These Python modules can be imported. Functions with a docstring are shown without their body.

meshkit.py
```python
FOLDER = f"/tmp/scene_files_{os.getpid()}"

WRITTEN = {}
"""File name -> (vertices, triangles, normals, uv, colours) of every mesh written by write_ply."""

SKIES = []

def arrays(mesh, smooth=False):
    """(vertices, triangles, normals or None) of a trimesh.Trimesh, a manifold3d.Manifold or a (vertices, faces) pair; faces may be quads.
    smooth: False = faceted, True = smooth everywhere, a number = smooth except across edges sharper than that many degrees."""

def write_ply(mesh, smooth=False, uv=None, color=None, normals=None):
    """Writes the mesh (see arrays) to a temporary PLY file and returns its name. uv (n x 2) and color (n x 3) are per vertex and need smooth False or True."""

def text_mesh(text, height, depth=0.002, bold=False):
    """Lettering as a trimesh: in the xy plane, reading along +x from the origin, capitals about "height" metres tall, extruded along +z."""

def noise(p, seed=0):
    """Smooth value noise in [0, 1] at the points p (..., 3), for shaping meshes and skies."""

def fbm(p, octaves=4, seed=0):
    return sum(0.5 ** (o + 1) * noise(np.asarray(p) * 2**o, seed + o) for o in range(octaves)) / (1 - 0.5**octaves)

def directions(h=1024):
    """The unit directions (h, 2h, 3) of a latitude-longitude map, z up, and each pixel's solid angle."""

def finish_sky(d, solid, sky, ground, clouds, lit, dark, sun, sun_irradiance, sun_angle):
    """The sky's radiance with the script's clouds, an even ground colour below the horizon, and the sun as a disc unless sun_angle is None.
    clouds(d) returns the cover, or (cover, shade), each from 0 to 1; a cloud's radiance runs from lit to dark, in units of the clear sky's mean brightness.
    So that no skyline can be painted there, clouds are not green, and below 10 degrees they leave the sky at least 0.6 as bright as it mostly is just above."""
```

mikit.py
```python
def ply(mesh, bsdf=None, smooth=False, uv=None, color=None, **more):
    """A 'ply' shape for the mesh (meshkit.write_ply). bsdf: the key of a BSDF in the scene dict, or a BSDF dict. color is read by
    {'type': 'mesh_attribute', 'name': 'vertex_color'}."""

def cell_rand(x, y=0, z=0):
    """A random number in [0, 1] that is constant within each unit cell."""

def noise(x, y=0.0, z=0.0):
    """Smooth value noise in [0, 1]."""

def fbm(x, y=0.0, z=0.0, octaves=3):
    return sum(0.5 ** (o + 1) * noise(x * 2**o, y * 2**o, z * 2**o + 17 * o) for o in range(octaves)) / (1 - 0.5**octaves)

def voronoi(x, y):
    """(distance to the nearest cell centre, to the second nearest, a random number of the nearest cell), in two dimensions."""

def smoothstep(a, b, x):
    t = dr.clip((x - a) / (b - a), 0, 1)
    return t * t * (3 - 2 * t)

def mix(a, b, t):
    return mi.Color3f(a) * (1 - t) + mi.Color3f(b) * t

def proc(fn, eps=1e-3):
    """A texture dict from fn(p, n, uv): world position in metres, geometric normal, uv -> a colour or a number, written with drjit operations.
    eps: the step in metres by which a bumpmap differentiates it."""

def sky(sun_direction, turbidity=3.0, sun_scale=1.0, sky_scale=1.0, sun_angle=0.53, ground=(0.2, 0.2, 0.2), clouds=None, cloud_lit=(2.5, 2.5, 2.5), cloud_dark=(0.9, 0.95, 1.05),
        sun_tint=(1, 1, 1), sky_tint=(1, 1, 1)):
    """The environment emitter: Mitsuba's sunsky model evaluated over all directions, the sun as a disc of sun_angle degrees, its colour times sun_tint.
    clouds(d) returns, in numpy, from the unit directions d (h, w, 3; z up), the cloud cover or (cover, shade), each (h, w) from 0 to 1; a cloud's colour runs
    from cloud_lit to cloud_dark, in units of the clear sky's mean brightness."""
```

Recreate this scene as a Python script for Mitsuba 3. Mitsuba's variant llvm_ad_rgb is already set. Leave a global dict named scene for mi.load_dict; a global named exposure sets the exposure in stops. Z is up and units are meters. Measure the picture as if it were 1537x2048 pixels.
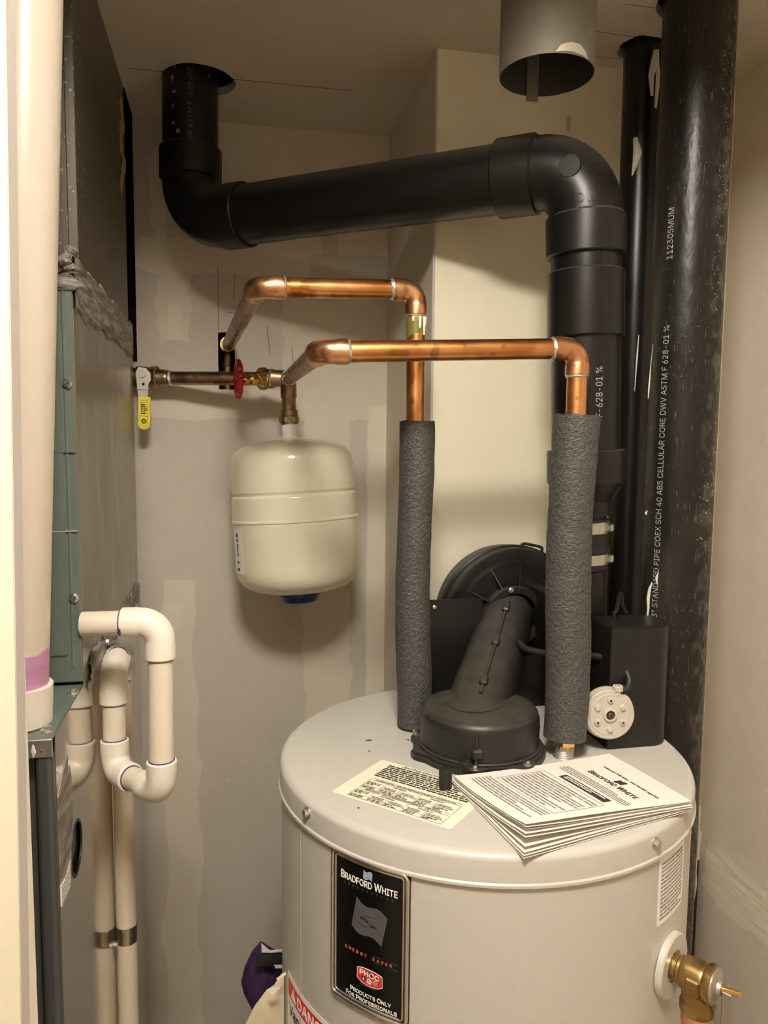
import math, random
import numpy as np, trimesh, drjit as dr, mitsuba as mi, mikit, meshkit
from mikit import proc, noise, fbm, smoothstep, mix, cell_rand
import shapely
from shapely.geometry import Polygon, Point, box as sbox
from shapely.ops import unary_union
T4 = mi.ScalarTransform4f
E = 1.62                       # eye height over the floor; below, heights are given from the eye
YAW, PITCH, ROLL, FOCAL = math.radians(11.42), math.radians(5.5), math.radians(-.55), 1537.0
scene, labels = {}, {}
exposure = 2.80

# ---------------------------------------------------------------- camera
def camera():
    cy, sy, cp, sp = math.cos(YAW), math.sin(YAW), math.cos(PITCH), math.sin(PITCH)
    f = np.array([sy*cp, cy*cp, -sp]); r = np.array([cy, -sy, 0.]); d = np.cross(f, r)
    down = -math.sin(ROLL)*r + math.cos(ROLL)*d
    o = np.array([0, 0, E])
    return {'type': 'perspective', 'fov': math.degrees(2*math.atan(1537/2/FOCAL)), 'fov_axis': 'x', 'near_clip': .02, 'far_clip': 50.,
            'to_world': T4().look_at(origin=o.tolist(), target=(o+f).tolist(), up=(-down).tolist())}
scene['camera'] = camera()
# ---------------------------------------------------------------- light: the dome lamp on the hall ceiling, over the photographer
LAMP_XY, LAMP_BASE, LAMP_R, LAMP_H = (.01, .07), .70, .13, .075
LAMP_RADIANCE = [19.3, 17.7, 15.2]

# ---------------------------------------------------------------- materials
def rgb(*c): return {'type': 'rgb', 'value': list(c)}
def pr(c, rough=.5, metal=0., spec=.5, bump=None, scale=.001, **k):
    m = {'type': 'principled', 'base_color': c if isinstance(c, dict) else rgb(*c), 'roughness': rough, 'metallic': metal, 'specular': spec, **k}
    if bump: m = {'type': 'bumpmap', 'nested_texture': proc(bump), 'scale': scale, 'bsdf': m}
    return {'type': 'twosided', 'bsdf': m}
def M(name, *a, **k): scene['m_'+name] = pr(*a, **k); return 'm_'+name

def warps(p, f=24.): return fbm(p.x*f, p.y*f, p.z*f, 3)-.5, fbm(p.x*f+31, p.y*f, p.z*f+5, 3)-.5
def patch(a, b, a0, a1, b0, b1, W, w=.012, soft=.0015):
    """1 inside a ragged rectangle of the plane (a, b); W: the two noises that fray its edges"""
    u, v = a+W[0]*2*w, b+W[1]*2*w
    return smoothstep(a0-soft, a0+soft, u)*(1-smoothstep(a1-soft, a1+soft, u))*smoothstep(b0-soft, b0+soft, v)*(1-smoothstep(b1-soft, b1+soft, v))
BOARD, MUD, MUD2 = (.54, .495, .44), (.64, .59, .50), (.72, .67, .57)
def speck(p, s, t): return smoothstep(t, t+.04, noise(p.x*s, p.y*s, p.z*s))
def back_col(p, n, uv):
    x, z = p.x, p.z-E; W = warps(p); W9 = warps(p, 9.)
    c = mix(BOARD, MUD, patch(x, z, -.02, .30, .335, .60, W, .010))
    for q in ((-.152, .145, .285, .348), (-.125, -.066, .170, .30), (.10, .31, .085, .26), (-.17, .31, .03, .088), (.135, .225, -.60, .06), (-.126, -.104, .33, .50)):
        c = mix(c, MUD, patch(x, z, *q, W, .019))
    zz = smoothstep(-.23, -.42, z)
    c = mix(c, MUD, patch(x, z, -.127, -.062, -1.7, -.27, W9, .020)*1.)
    c = mix(c, MUD2, patch(x, z, -.118, -.09, -.36, -.31, W, .006)*.5)
    c = mix(c, MUD2, patch(x, z, .258, .31, -.7, .06, W, .004, soft=.004)*.9)
    c = mix(c, MUD2, patch(x, z, -.105, -.08, .17, .235, W, .006)*.6)
    c = mix(c, (.42, .38, .33), patch(x, z, .17, .20, .33, .40, W, .004)*.5)
    c = mix(c, MUD2, speck(p, 95., .93)*.6)
    # pencil marks and knife cuts round the pipe hole
    for (ax, az, bx, bz) in ((-.0165, .30, -.0165, .19), (.013, .29, .011, .245), (.0, .222, .05, .226), (.07, .20, .075, .15), (.115, .165, .118, .13), (.02, .108, .075, .106)):
        t = dr.clip(((x-ax)*(bx-ax)+(z-az)*(bz-az))/((bx-ax)**2+(bz-az)**2), 0, 1)
        d = dr.sqrt(dr.square(x-ax-t*(bx-ax))+dr.square(z-az-t*(bz-az)))
        c = mix(c, (.16, .14, .12), (1-smoothstep(.0004, .0011, d))*.75)
    return c*(.95+.10*fbm(x*14, p.y*14, z*14, 3))
def paint_bump(p, n, uv): return fbm(p.x*260, p.y*260, p.z*260, 2)
M('wall_back', proc(back_col), .75, spec=.25)
def chase_col(p, n, uv):
    x, z = p.x, p.z-E; W = warps(p)
    c = mix((.76, .72, .56), (.79, .75, .60), fbm(x*5, p.y*5, z*4, 3))
    c = mix(c, (.40, .35, .28), patch(x, z, .495, .502, .455, .478, W, .003)*.7)
    c = mix(c, (.20, .17, .14), speck(p, 60., .955)*.6)
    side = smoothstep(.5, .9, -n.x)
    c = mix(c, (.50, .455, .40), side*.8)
    return c
M('wall_chase', proc(chase_col), .7, spec=.3)
def right_col(p, n, uv):
    x_, y, z = p.x, p.y, p.z-E; W = warps(p, 16.)
    c = mix((.70, .62, .535), (.74, .66, .57), fbm(x_*3, y*3, z*3, 2))
    band = patch(y, z, .3, 1.085, -.745, -.655, W, .022, soft=.002)
    streak = fbm(y*12, z*160, 3., 3)
    c = mix(c, (.86, .80, .655), band*(.6+.5*streak))
    c = mix(c, (.70, .65, .55), speck(p, 150., .90)*.5*smoothstep(-.2, -.5, z)+patch(y, z, 1.0, 1.10, .45, .6, W, .01)*.4)
    return c*(.95+.10*fbm(p.x*20, y*20, z*20, 3))
def right_bump(p, n, uv):
    z = p.z-E
    return fbm(p.x*260, p.y*260, p.z*260, 2)*.5+fbm(p.y*12, z*110, 3., 3)*1.6*smoothstep(-.75, -.72, z)*(1-smoothstep(-.66, -.63, z))
M('wall_right', proc(right_col), .7, spec=.3, bump=right_bump, scale=.0012)
def ceil_col(p, n, uv):
    x, y = p.x, p.y; W = warps(p)
    c = mix((.54, .49, .43), (.60, .55, .48), fbm(x*6, y*6, 0., 3))
    c = mix(c, (.56, .51, .42), patch(x, y, .225, .33, 1.08, 1.5, W, .012)+patch(x, y, -.3, .33, 1.385, 1.5, W, .02))
    c = mix(c, (.60, .55, .46), speck(p, 70., .93)*.5)
    line = lambda y0, x0, x1, wob: (1-smoothstep(.0005, .0013, dr.abs(y-y0-.004*(noise(x*9.+wob)-.5))))*smoothstep(x0, x0+.01, x)*(1-smoothstep(x1, x1+.01, x))
    c = mix(c, (.10, .085, .07), line(1.2685, -.15, .19, 0.)+.8*line(1.021, .48, .57, 3.)+.7*line(.952, .49, .60, 7.)+.6*line(1.083, .51, .59, 9.))
    return c
M('ceiling', proc(ceil_col), .8, spec=.2)
M('hall_paint', (.76, .72, .65), .8)
M('floor_lino', proc(lambda p, n, uv: mix((.33, .25, .17), (.42, .33, .23), fbm(p.x*3, p.y*40, 0., 3))), .5)
M('trim_paint', (.68, .62, .51), .45)
M('trim_edge', (.50, .47, .44), .6)
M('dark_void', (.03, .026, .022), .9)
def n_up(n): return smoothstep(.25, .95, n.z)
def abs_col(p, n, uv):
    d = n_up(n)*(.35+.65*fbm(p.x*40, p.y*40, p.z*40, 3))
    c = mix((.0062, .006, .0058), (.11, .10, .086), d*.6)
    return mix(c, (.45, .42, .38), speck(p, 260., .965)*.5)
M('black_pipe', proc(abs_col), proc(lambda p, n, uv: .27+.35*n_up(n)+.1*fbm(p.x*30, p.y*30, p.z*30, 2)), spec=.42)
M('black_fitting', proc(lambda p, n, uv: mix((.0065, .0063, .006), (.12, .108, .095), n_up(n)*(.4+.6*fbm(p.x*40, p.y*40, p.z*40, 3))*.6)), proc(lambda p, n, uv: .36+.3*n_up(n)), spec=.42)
def stack_col(p, n, uv):
    z = p.z-E
    grime = fbm(p.x*26, p.y*26, z*5, 4)
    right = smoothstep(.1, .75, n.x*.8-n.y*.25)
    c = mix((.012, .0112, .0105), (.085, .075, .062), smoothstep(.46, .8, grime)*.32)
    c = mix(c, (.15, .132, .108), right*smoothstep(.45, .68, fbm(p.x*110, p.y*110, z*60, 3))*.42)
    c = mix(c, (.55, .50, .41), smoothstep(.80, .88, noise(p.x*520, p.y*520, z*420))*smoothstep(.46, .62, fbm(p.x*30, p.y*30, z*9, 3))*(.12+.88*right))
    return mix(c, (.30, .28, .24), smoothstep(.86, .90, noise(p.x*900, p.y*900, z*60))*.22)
M('stack_pipe', proc(stack_col), proc(lambda p, n, uv: .20+.28*fbm(p.x*60, p.y*60, p.z*18, 3)), spec=.36, bump=lambda p, n, uv: fbm(p.x*150, p.y*150, p.z*60, 3), scale=.0006)
M('print_grey', (.34, .34, .33), .6)
M('splash', (.16, .15, .13), .6)
M('print_faint', (.085, .082, .075), .6)
M('paint_white', (.80, .77, .68), .5)
def cop(a, b, k=1.):
    def f(p, n, uv):
        t = fbm(p.x*38, p.y*38, p.z*38, 4)
        c = mix(a, b, smoothstep(.36, .66, t))
        return mix(c, (.16, .085, .04), smoothstep(.70, .80, noise(p.x*90, p.y*90, p.z*90))*.45*k)
    return f
M('copper', proc(cop((.80, .40, .17), (.62, .27, .09))), proc(lambda p, n, uv: .24+.16*fbm(p.x*50, p.y*50, p.z*50, 2)), 1.)
M('copper_fitting', proc(cop((.84, .47, .27), (.68, .33, .16))), proc(lambda p, n, uv: .23+.2*fbm(p.x*70, p.y*70, p.z*70, 2)), 1.)
M('copper_dull', proc(cop((.46, .29, .19), (.22, .135, .08), 1.4)), proc(lambda p, n, uv: .28+.2*fbm(p.x*50, p.y*50, p.z*50, 2)), 1.)
M('solder', (.70, .67, .60), .38, .85)
M('flux', (.20, .19, .06), .35, .3)
M('brass', proc(cop((.52, .375, .17), (.36, .24, .095))), .34, 1.)
M('brass_old', proc(cop((.40, .29, .15), (.22, .15, .08))), .38, 1.)
M('brass_bright', (.86, .60, .18), .25, 1.)
M('steel', (.62, .60, .56), .28, 1.)
M('zinc', proc(lambda p, n, uv: mix((.50, .49, .46), (.66, .64, .60), fbm(p.x*120, p.y*120, p.z*120, 3))), .4, .9)
def foam_bump(p, n, uv): return fbm(p.x*520, p.y*520, p.z*900, 2)
M('foam', proc(lambda p, n, uv: mix((.040, .0385, .038), (.088, .085, .082), smoothstep(.3, .75, fbm(p.x*520, p.y*520, p.z*900, 2)))), .55, spec=.5, bump=foam_bump, scale=.0022)
M('rubber', (.014, .0135, .013), .5, spec=.4)
M('tank_cream', (.74, .725, .56), .16, spec=.55, clearcoat=.5, clearcoat_gloss=.9)
M('blue_plastic', (.012, .035, .17), .35)
def heater_col(p, n, uv):
    c = mix((.49, .475, .44), (.51, .495, .46), fbm(p.x*6, p.y*6, p.z*6, 2))
    return mix(c, (.13, .11, .09), smoothstep(.985, .992, noise(p.x*210, p.y*210, p.z*210))*.9)
M('heater_paint', proc(heater_col), .30, spec=.45)
def dust_col(p, n, uv):
    d = n_up(n)*.75+.12
    c = mix((.0095, .0092, .009), (.066, .060, .052), d*(.35+.65*fbm(p.x*55, p.y*55, p.z*55, 4)))
    return mix(c, (.34, .31, .27), smoothstep(.93, .96, noise(p.x*300, p.y*300, p.z*300))*.2)
M('black_plastic', proc(dust_col), .42, spec=.45)
M('black_metal', (.0085, .0083, .008), .36, spec=.5)
M('switch_grey', (.50, .47, .41), .45)
M('paper', (.72, .69, .64), .85, spec=.15)
M('sticker_paper', (.76, .72, .58), .7, spec=.2)
M('label_white', (.80, .78, .74), .5)
M('ink', (.035, .03, .03), .7)
M('ink_soft', (.24, .225, .225), .7)
M('plate_black', (.004, .004, .004), .2, spec=.32)
M('chrome', (.85, .83, .79), .26, 1.)
M('print_white', (.85, .84, .81), .5)
M('print_red', (.62, .035, .02), .5)
M('print_orange', (.62, .12, .05), .5)
M('flag_grey', (.085, .085, .085), .45)
M('flag_blue', (.33, .42, .50), .45)
M('wheel_red', (.36, .012, .012), .35)
M('grip_yellow', (.72, .60, .03), .4)
M('pvc', proc(lambda p, n, uv: mix((.74, .67, .565), (.70, .62, .50), fbm(p.x*60, p.y*60, p.z*14, 3))), .36, spec=.4)
M('pvc_fitting', (.78, .735, .65), .30, spec=.45)
def primer_pipe(p, n, uv):
    z = p.z-E
    t = 1-smoothstep(-.201, -.197, z+.012*(fbm(p.x*50, p.y*50, z*90, 2)-.5)+p.x*.15+.03)
    return mix(mix((.66, .585, .50), (.645, .58, .49), fbm(p.x*30, p.y*30, z*9, 3)), mix((.47, .19, .40), (.60, .33, .52), fbm(p.x*50, p.y*50, z*160, 3)), t)
M('pvc_primed', proc(primer_pipe), .3, spec=.45)
M('primer_purple', (.09, .025, .17), .4)
M('coil_green', proc(lambda p, n, uv: mix((.105, .135, .115), (.125, .155, .135), fbm(p.x*60, p.y*60, p.z*60, 3))), .36, spec=.5)
def galv(p, n, uv):
    z = p.z-E
    g = mix((.34, .315, .275), (.42, .39, .34), fbm(p.y*7, z*9, p.x*7, 3))
    sm = smoothstep(.55, .72, fbm(p.y*45, z*8, p.x*45, 4))
    return mix(g, (.52, .48, .42), sm*.35)
M('duct_metal', proc(lambda p, n, uv: mix(mix((.10, .09, .072), (.17, .152, .122), fbm(p.y*8, p.z*8, p.x*8, 3)), (.36, .33, .28), smoothstep(.74, .80, noise(p.x*260, p.y*260, p.z*260))*smoothstep(.45, .65, fbm(p.x*14, p.y*14, p.z*9, 3))*.8)), .42, .55)
M('coil_metal', proc(galv), proc(lambda p, n, uv: .22+.25*fbm(p.y*40, p.z*7, p.x*40, 3)), .85)
M('furnace_metal', proc(lambda p, n, uv: mix((.50, .465, .41), (.56, .52, .455), fbm(p.y*5, p.z*9, p.x*5, 3))), proc(lambda p, n, uv: .06+.05*fbm(p.y*30, p.z*9, p.x*30, 2)), .95)
M('furnace_slate', (.095, .10, .105), .35, .4)
M('furnace_panel', (.14, .135, .125), .4, .5)
def mastic(p, n, uv): return mix((.13, .118, .10), (.30, .275, .235), smoothstep(.3, .7, fbm(p.y*22, p.z*150, p.x*22, 3)))
M('mastic', proc(mastic), .55, .1, bump=lambda p, n, uv: fbm(p.y*25, p.z*190, p.x*25, 3), scale=.003)
M('foam_glue', (.36, .25, .075), .7)
M('flue_metal', proc(lambda p, n, uv: mix(mix((.135, .125, .098), (.20, .185, .15), fbm(p.x*40, p.y*40, p.z*34, 4)), (.6, .57, .48), smoothstep(.90, .94, noise(p.x*330, p.y*330, p.z*330))*.5)), .62, .25)
M('soot', (.035, .034, .030), .6)  # near-black colour stands in for the shade inside the flue tube
M('scuff', (.62, .59, .50), .4, .5)
M('purple_cloth', (.045, .020, .075), .5, spec=.4)
M('tan_paper', proc(lambda p, n, uv: mix((.52, .45, .32), (.60, .53, .39), fbm(p.x*25, p.y*25, p.z*25, 3))), .7)
M('cloth_dark', (.02, .018, .014), .7)

# ---------------------------------------------------------------- geometry helpers
A = lambda *p: np.array(p, float)
def unit(v): v = np.asarray(v, float); return v/np.linalg.norm(v)
def cat(*m): return trimesh.util.concatenate(list(m))
def tube(path, r, n=36, caps=True, axis=None):
    """A swept round bar along the points, with a radius for each."""
    P = np.asarray(path, float); k = len(P); r = np.broadcast_to(np.asarray(r, float), (k,))
    d = np.zeros_like(P)
    for i in range(k):
        a = P[i]-P[i-1] if i and np.linalg.norm(P[i]-P[i-1]) > 1e-9 else None
        b = P[i+1]-P[i] if i < k-1 and np.linalg.norm(P[i+1]-P[i]) > 1e-9 else None
        s = (unit(a) if a is not None else 0)+(unit(b) if b is not None else 0)
        d[i] = unit(s) if np.linalg.norm(s) > 1e-6 else d[i-1]
    for i in range(k-2, -1, -1):
        if np.linalg.norm(d[i]) < .5: d[i] = d[i+1]
    if axis is not None: d[:] = axis
    u = np.cross(d[0], A(0, 0, 1) if abs(d[0][2]) < .9 else A(0, -1, 0)); u = unit(u)
    ang = np.arange(n)*2*np.pi/n; V = []
    for i in range(k):
        u = unit(u-d[i]*(u@d[i])); w = np.cross(d[i], u)
        V.append(P[i]+r[i]*(np.cos(ang)[:, None]*u+np.sin(ang)[:, None]*w))
    V = np.concatenate(V); F = []
    j = np.arange(n); jn = (j+1) % n
    for i in range(k-1):
        a, b = i*n, (i+1)*n
        F += [np.stack([a+j, a+jn, b+jn], 1), np.stack([a+j, b+jn, b+j], 1)]
    if caps:
        c0, c1 = len(V), len(V)+1; V = np.vstack([V, P[:1], P[-1:]])
        F += [np.stack([c0+0*j, jn, j], 1), np.stack([c1+0*j, (k-1)*n+j, (k-1)*n+jn], 1)]
    return trimesh.Trimesh(V, np.concatenate(F), process=False)
def lathe(p0, p1, prof, n=40, caps=True):
    """Profile [(distance from p0 towards p1, radius)] turned round the axis."""
    p0, d = A(*p0), unit(A(*p1)-A(*p0))
    return tube([p0+d*t for t, _ in prof], [r for _, r in prof], n, caps, d)
def ring(p0, p1, r0, r1, n=40, ch=.0008):
    """An open-ended sleeve from p0 to p1, inner radius r0, outer r1."""
    L = np.linalg.norm(A(*p1)-A(*p0))
    return lathe(p0, p1, [(0, r0), (0, r1-ch), (ch, r1), (L-ch, r1), (L, r1-ch), (L, r0), (0, r0)], n, False)
def arc_path(C, a, b, rb, k=14):
    """Points of the bend from direction a to direction b round the corner C."""
    a, b = unit(a), unit(b); th = math.acos(np.clip(a@b, -1, 1)); t = rb*math.tan(th/2)
    nrm = unit(b-a*(a@b)); O = C-a*t+nrm*rb
    return [O+rb*(-nrm*math.cos(q)+a*math.sin(q)) for q in np.linspace(0, th, k)]
def elbow(C, a, b, rb, r, hub_r, hub, hub2=None, n=40):
    """A pipe elbow: a socket, the bend, a socket."""
    C, a, b = A(*C), unit(a), unit(b); arc = arc_path(C, a, b, rb); hub2 = hub if hub2 is None else hub2
    s, e = arc[0], arc[-1]; c = min(.003, hub*.15)
    path = [s-a*hub, s-a*(hub-c*.5), s-a*c, s, *arc[1:-1], e, e+b*c, e+b*(hub2-c*.5), e+b*hub2]
    rad = [hub_r-c*.5, hub_r, hub_r, r, *[r]*(len(arc)-2), r, hub_r, hub_r, hub_r-c*.5]
    return tube(path, rad, n), s-a*hub, e+b*hub2
def cbox(lo, hi, c=.0015):
    lo, hi = np.minimum(lo, hi).astype(float), np.maximum(lo, hi).astype(float); P = []
    c = min(c, (hi-lo).min()*.45)
    for i in np.ndindex(2, 2, 2):
        for k in range(3):
            q = np.where(np.array(i) == 0, lo+c, hi-c); q[k] = (lo if i[k] == 0 else hi)[k]; P.append(q)
    return trimesh.PointCloud(np.array(P)).convex_hull
def obox(center, ax, size, c=.001):
    """Chamfered box with its own axes (rows of ax)."""
    m = cbox(-A(*size)/2, A(*size)/2, c); X = np.array([unit(v) for v in ax])
    m.vertices = m.vertices@X+A(*center); return m
def hexnut(p0, p1, r, n=6):
    L = np.linalg.norm(A(*p1)-A(*p0)); return lathe(p0, p1, [(0, r*.92), (L*.12, r), (L*.88, r), (L, r*.92)], n)
def prism(poly, h): return trimesh.creation.extrude_polygon(poly, h, engine='earcut')
def polys(g): return list(getattr(g, 'geoms', [g]))
def flat(poly, h): return cat(*[prism(q, h) for q in polys(poly)])
def to_plane(m, o, x, y):
    """Lays a mesh of the xy plane at o with axes x, y."""
    x, y = A(*x), A(*y); z = np.cross(x, y); v = np.array(m.vertices)
    m = m.copy(); m.vertices = A(*o)+v[:, :1]*x+v[:, 1:2]*y+v[:, 2:3]*z; return m
def bend(m, f):
    m = m.copy(); m.vertices = np.array([f(*q) for q in m.vertices]); return m
def finer(m, e):
    v, f = trimesh.remesh.subdivide_to_size(m.vertices, m.faces, e, max_iter=12); return trimesh.Trimesh(v, f, process=False)
def text(s, h, depth=.0002, bold=False, width=None, center=False):
    m = meshkit.text_mesh(s, h, depth, bold)
    v = m.vertices.copy(); v[:, 0] -= v[:, 0].min()
    if width: v[:, 0] *= width/v[:, 0].max()
    if center: v[:, 0] -= v[:, 0].max()/2
    m.vertices = v; return m
def blob(c, ax, rad, sub=2, amp=0., seed=1):
    s = trimesh.creation.icosphere(sub); v = np.array(s.vertices)
    k = 1+amp*(meshkit.fbm(v*2+seed, 3, seed)-.5)*2
    X = np.array([unit(q) for q in ax]); s.vertices = (v*k[:, None]*A(*rad))@X+A(*c); return s
def words(w, h, rows, line=.62, seed=0, gap=.35, lo=1.5, hi=6.):
    """A block of lines of words too small to read: short bars."""
    R, out, dy = random.Random(seed), [], h/rows
    for i in range(rows):
        x, end = 0., w*(R.uniform(.55, 1.) if R.random() < .25 else 1.)
        while x < end:
            L = min(R.uniform(lo, hi)*dy*.5, end-x)
            if L > dy*.2: out.append(sbox(x, h-(i+line+.5*(1-line))*dy, x+L, h-(i+.5*(1-line))*dy))
            x += L+dy*gap
    return out
def boxes(rs, d=.0002): return cat(*[prism(q, d) for q in rs])

def shaded(mesh, deg):
    """(mesh, normals): smooth except across edges sharper than deg."""
    V, F = np.array(mesh.vertices), np.array(mesh.faces)
    fn = np.cross(V[F[:, 1]]-V[F[:, 0]], V[F[:, 2]]-V[F[:, 0]]); L = np.linalg.norm(fn, axis=1)
    F, fn, L = F[L > 1e-14], fn[L > 1e-14], L[L > 1e-14]; un = fn/L[:, None]
    _, pos = np.unique(np.round(V, 7), axis=0, return_inverse=True); pos = pos.ravel()
    cv = pos[F].ravel(); cf = np.repeat(np.arange(len(F)), 3)
    o = np.argsort(cv, kind='stable'); sv, sf = cv[o], cf[o]
    st = np.flatnonzero(np.r_[True, sv[1:] != sv[:-1]]); ln = np.diff(np.r_[st, len(sv)]); lc = np.repeat(ln, ln); s0 = np.repeat(st, ln)
    a = np.repeat(np.arange(len(sv)), lc); b = np.arange(len(a))-np.repeat(np.cumsum(lc)-lc, lc)+np.repeat(s0, lc)
    ok = (un[sf[a]]*un[sf[b]]).sum(1) > math.cos(math.radians(deg)); a, b = a[ok], b[ok]
    n = np.zeros((len(sv), 3)); g = fn[sf[b]]
    for k in range(3): n[:, k] = np.bincount(a, g[:, k], len(sv))
    n /= np.maximum(np.linalg.norm(n, axis=1, keepdims=True), 1e-20)
    nc = np.empty_like(n); nc[o] = n
    u, first, inv = np.unique(np.column_stack([F.ravel(), np.round(nc*2000)]).astype(np.int64), axis=0, return_index=True, return_inverse=True)
    return (V[F.ravel()[first]], inv.reshape(-1, 3)), nc[first]
used = {}
def key_for(k):
    n = used.get(k, 0); used[k] = n+1
    return k if n == 0 else f'{k}_{n:03d}'
def obj(name, mesh, mat, parent=None, smooth=35, label=None, emitter=None):
    k = key_for(f'{parent}__{name}' if parent else name)
    if isinstance(mesh, trimesh.Trimesh):
        mesh = mesh.copy(); mesh.vertices = mesh.vertices+A(0, 0, E)
    if smooth is False: scene[k] = mikit.ply(mesh, mat)
    else:
        m, nrm = shaded(mesh, 179 if smooth is True else smooth)
        scene[k] = {'type': 'ply', 'filename': meshkit.write_ply(m, normals=nrm), 'face_normals': False, 'bsdf': {'type': 'ref', 'id': mat}}
    if emitter: scene[k]['emitter'] = emitter
    if label: labels.setdefault(k, {})['label'] = label
    return k
def thing(name, label, cat_, group=None):
    k = key_for(name); labels[k] = {'label': label, 'category': cat_}
    if group: labels[k]['group'] = group
    return k
def struct(name, mesh, mat, label=None, smooth=False, parent=None):
    k = obj(name, mesh, mat, parent, smooth)
    if not parent: labels[k] = {'kind': 'structure', **({'label': label} if label else {})}
    return k

# ---------------------------------------------------------------- the closet and the hall in front of it
Y1, Y2, XC, XR, ZC, XL, YD1_ = 1.11, 1.44, .294, .771, .55, -.80, 1.336
FL = -E
def plate(poly, o, x, y, h): return to_plane(flat(poly, h), o, x, y)
hole = Polygon([(-.0175, .128), (-.0175, .186), (-.003, .188), (.0115, .176), (.0125, .115), (.010, .085), (-.0165, .085)])
struct('wall_back', plate(unary_union([sbox(-.158, .13, XC+.02, ZC+.05), sbox(-.24, FL, XC+.02, .1301)]).difference(hole), (0, Y2+.0127, 0), (1, 0, 0), (0, 0, 1), .0127), 'm_wall_back', 'unpainted grey drywall with pale joint compound behind the small tank')
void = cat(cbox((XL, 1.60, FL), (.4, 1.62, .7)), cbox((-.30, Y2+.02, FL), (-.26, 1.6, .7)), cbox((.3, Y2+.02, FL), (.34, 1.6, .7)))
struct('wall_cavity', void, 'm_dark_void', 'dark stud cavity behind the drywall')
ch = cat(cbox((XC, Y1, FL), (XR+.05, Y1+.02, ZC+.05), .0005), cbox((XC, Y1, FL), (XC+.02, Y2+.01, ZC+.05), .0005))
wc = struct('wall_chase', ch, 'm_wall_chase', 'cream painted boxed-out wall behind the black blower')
struct('corner_bead', cbox((XC-.0012, Y1-.0012, FL), (XC+.003, Y1+.003, ZC)), 'm_trim_edge', parent=wc)
struct('wall_right', cbox((XR, .56, FL), (XR+.02, 1.6, ZC+.05), .0005), 'm_wall_right', 'grey drywall on the right with a diagonal smear of joint compound')
struct('wall_left', cbox((XL-.02, .56, FL), (XL, 1.62, ZC+.05)), 'm_hall_paint', 'closet wall hidden behind the furnace')
ceil = sbox(XL, .56, XR+.02, 1.60)
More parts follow.
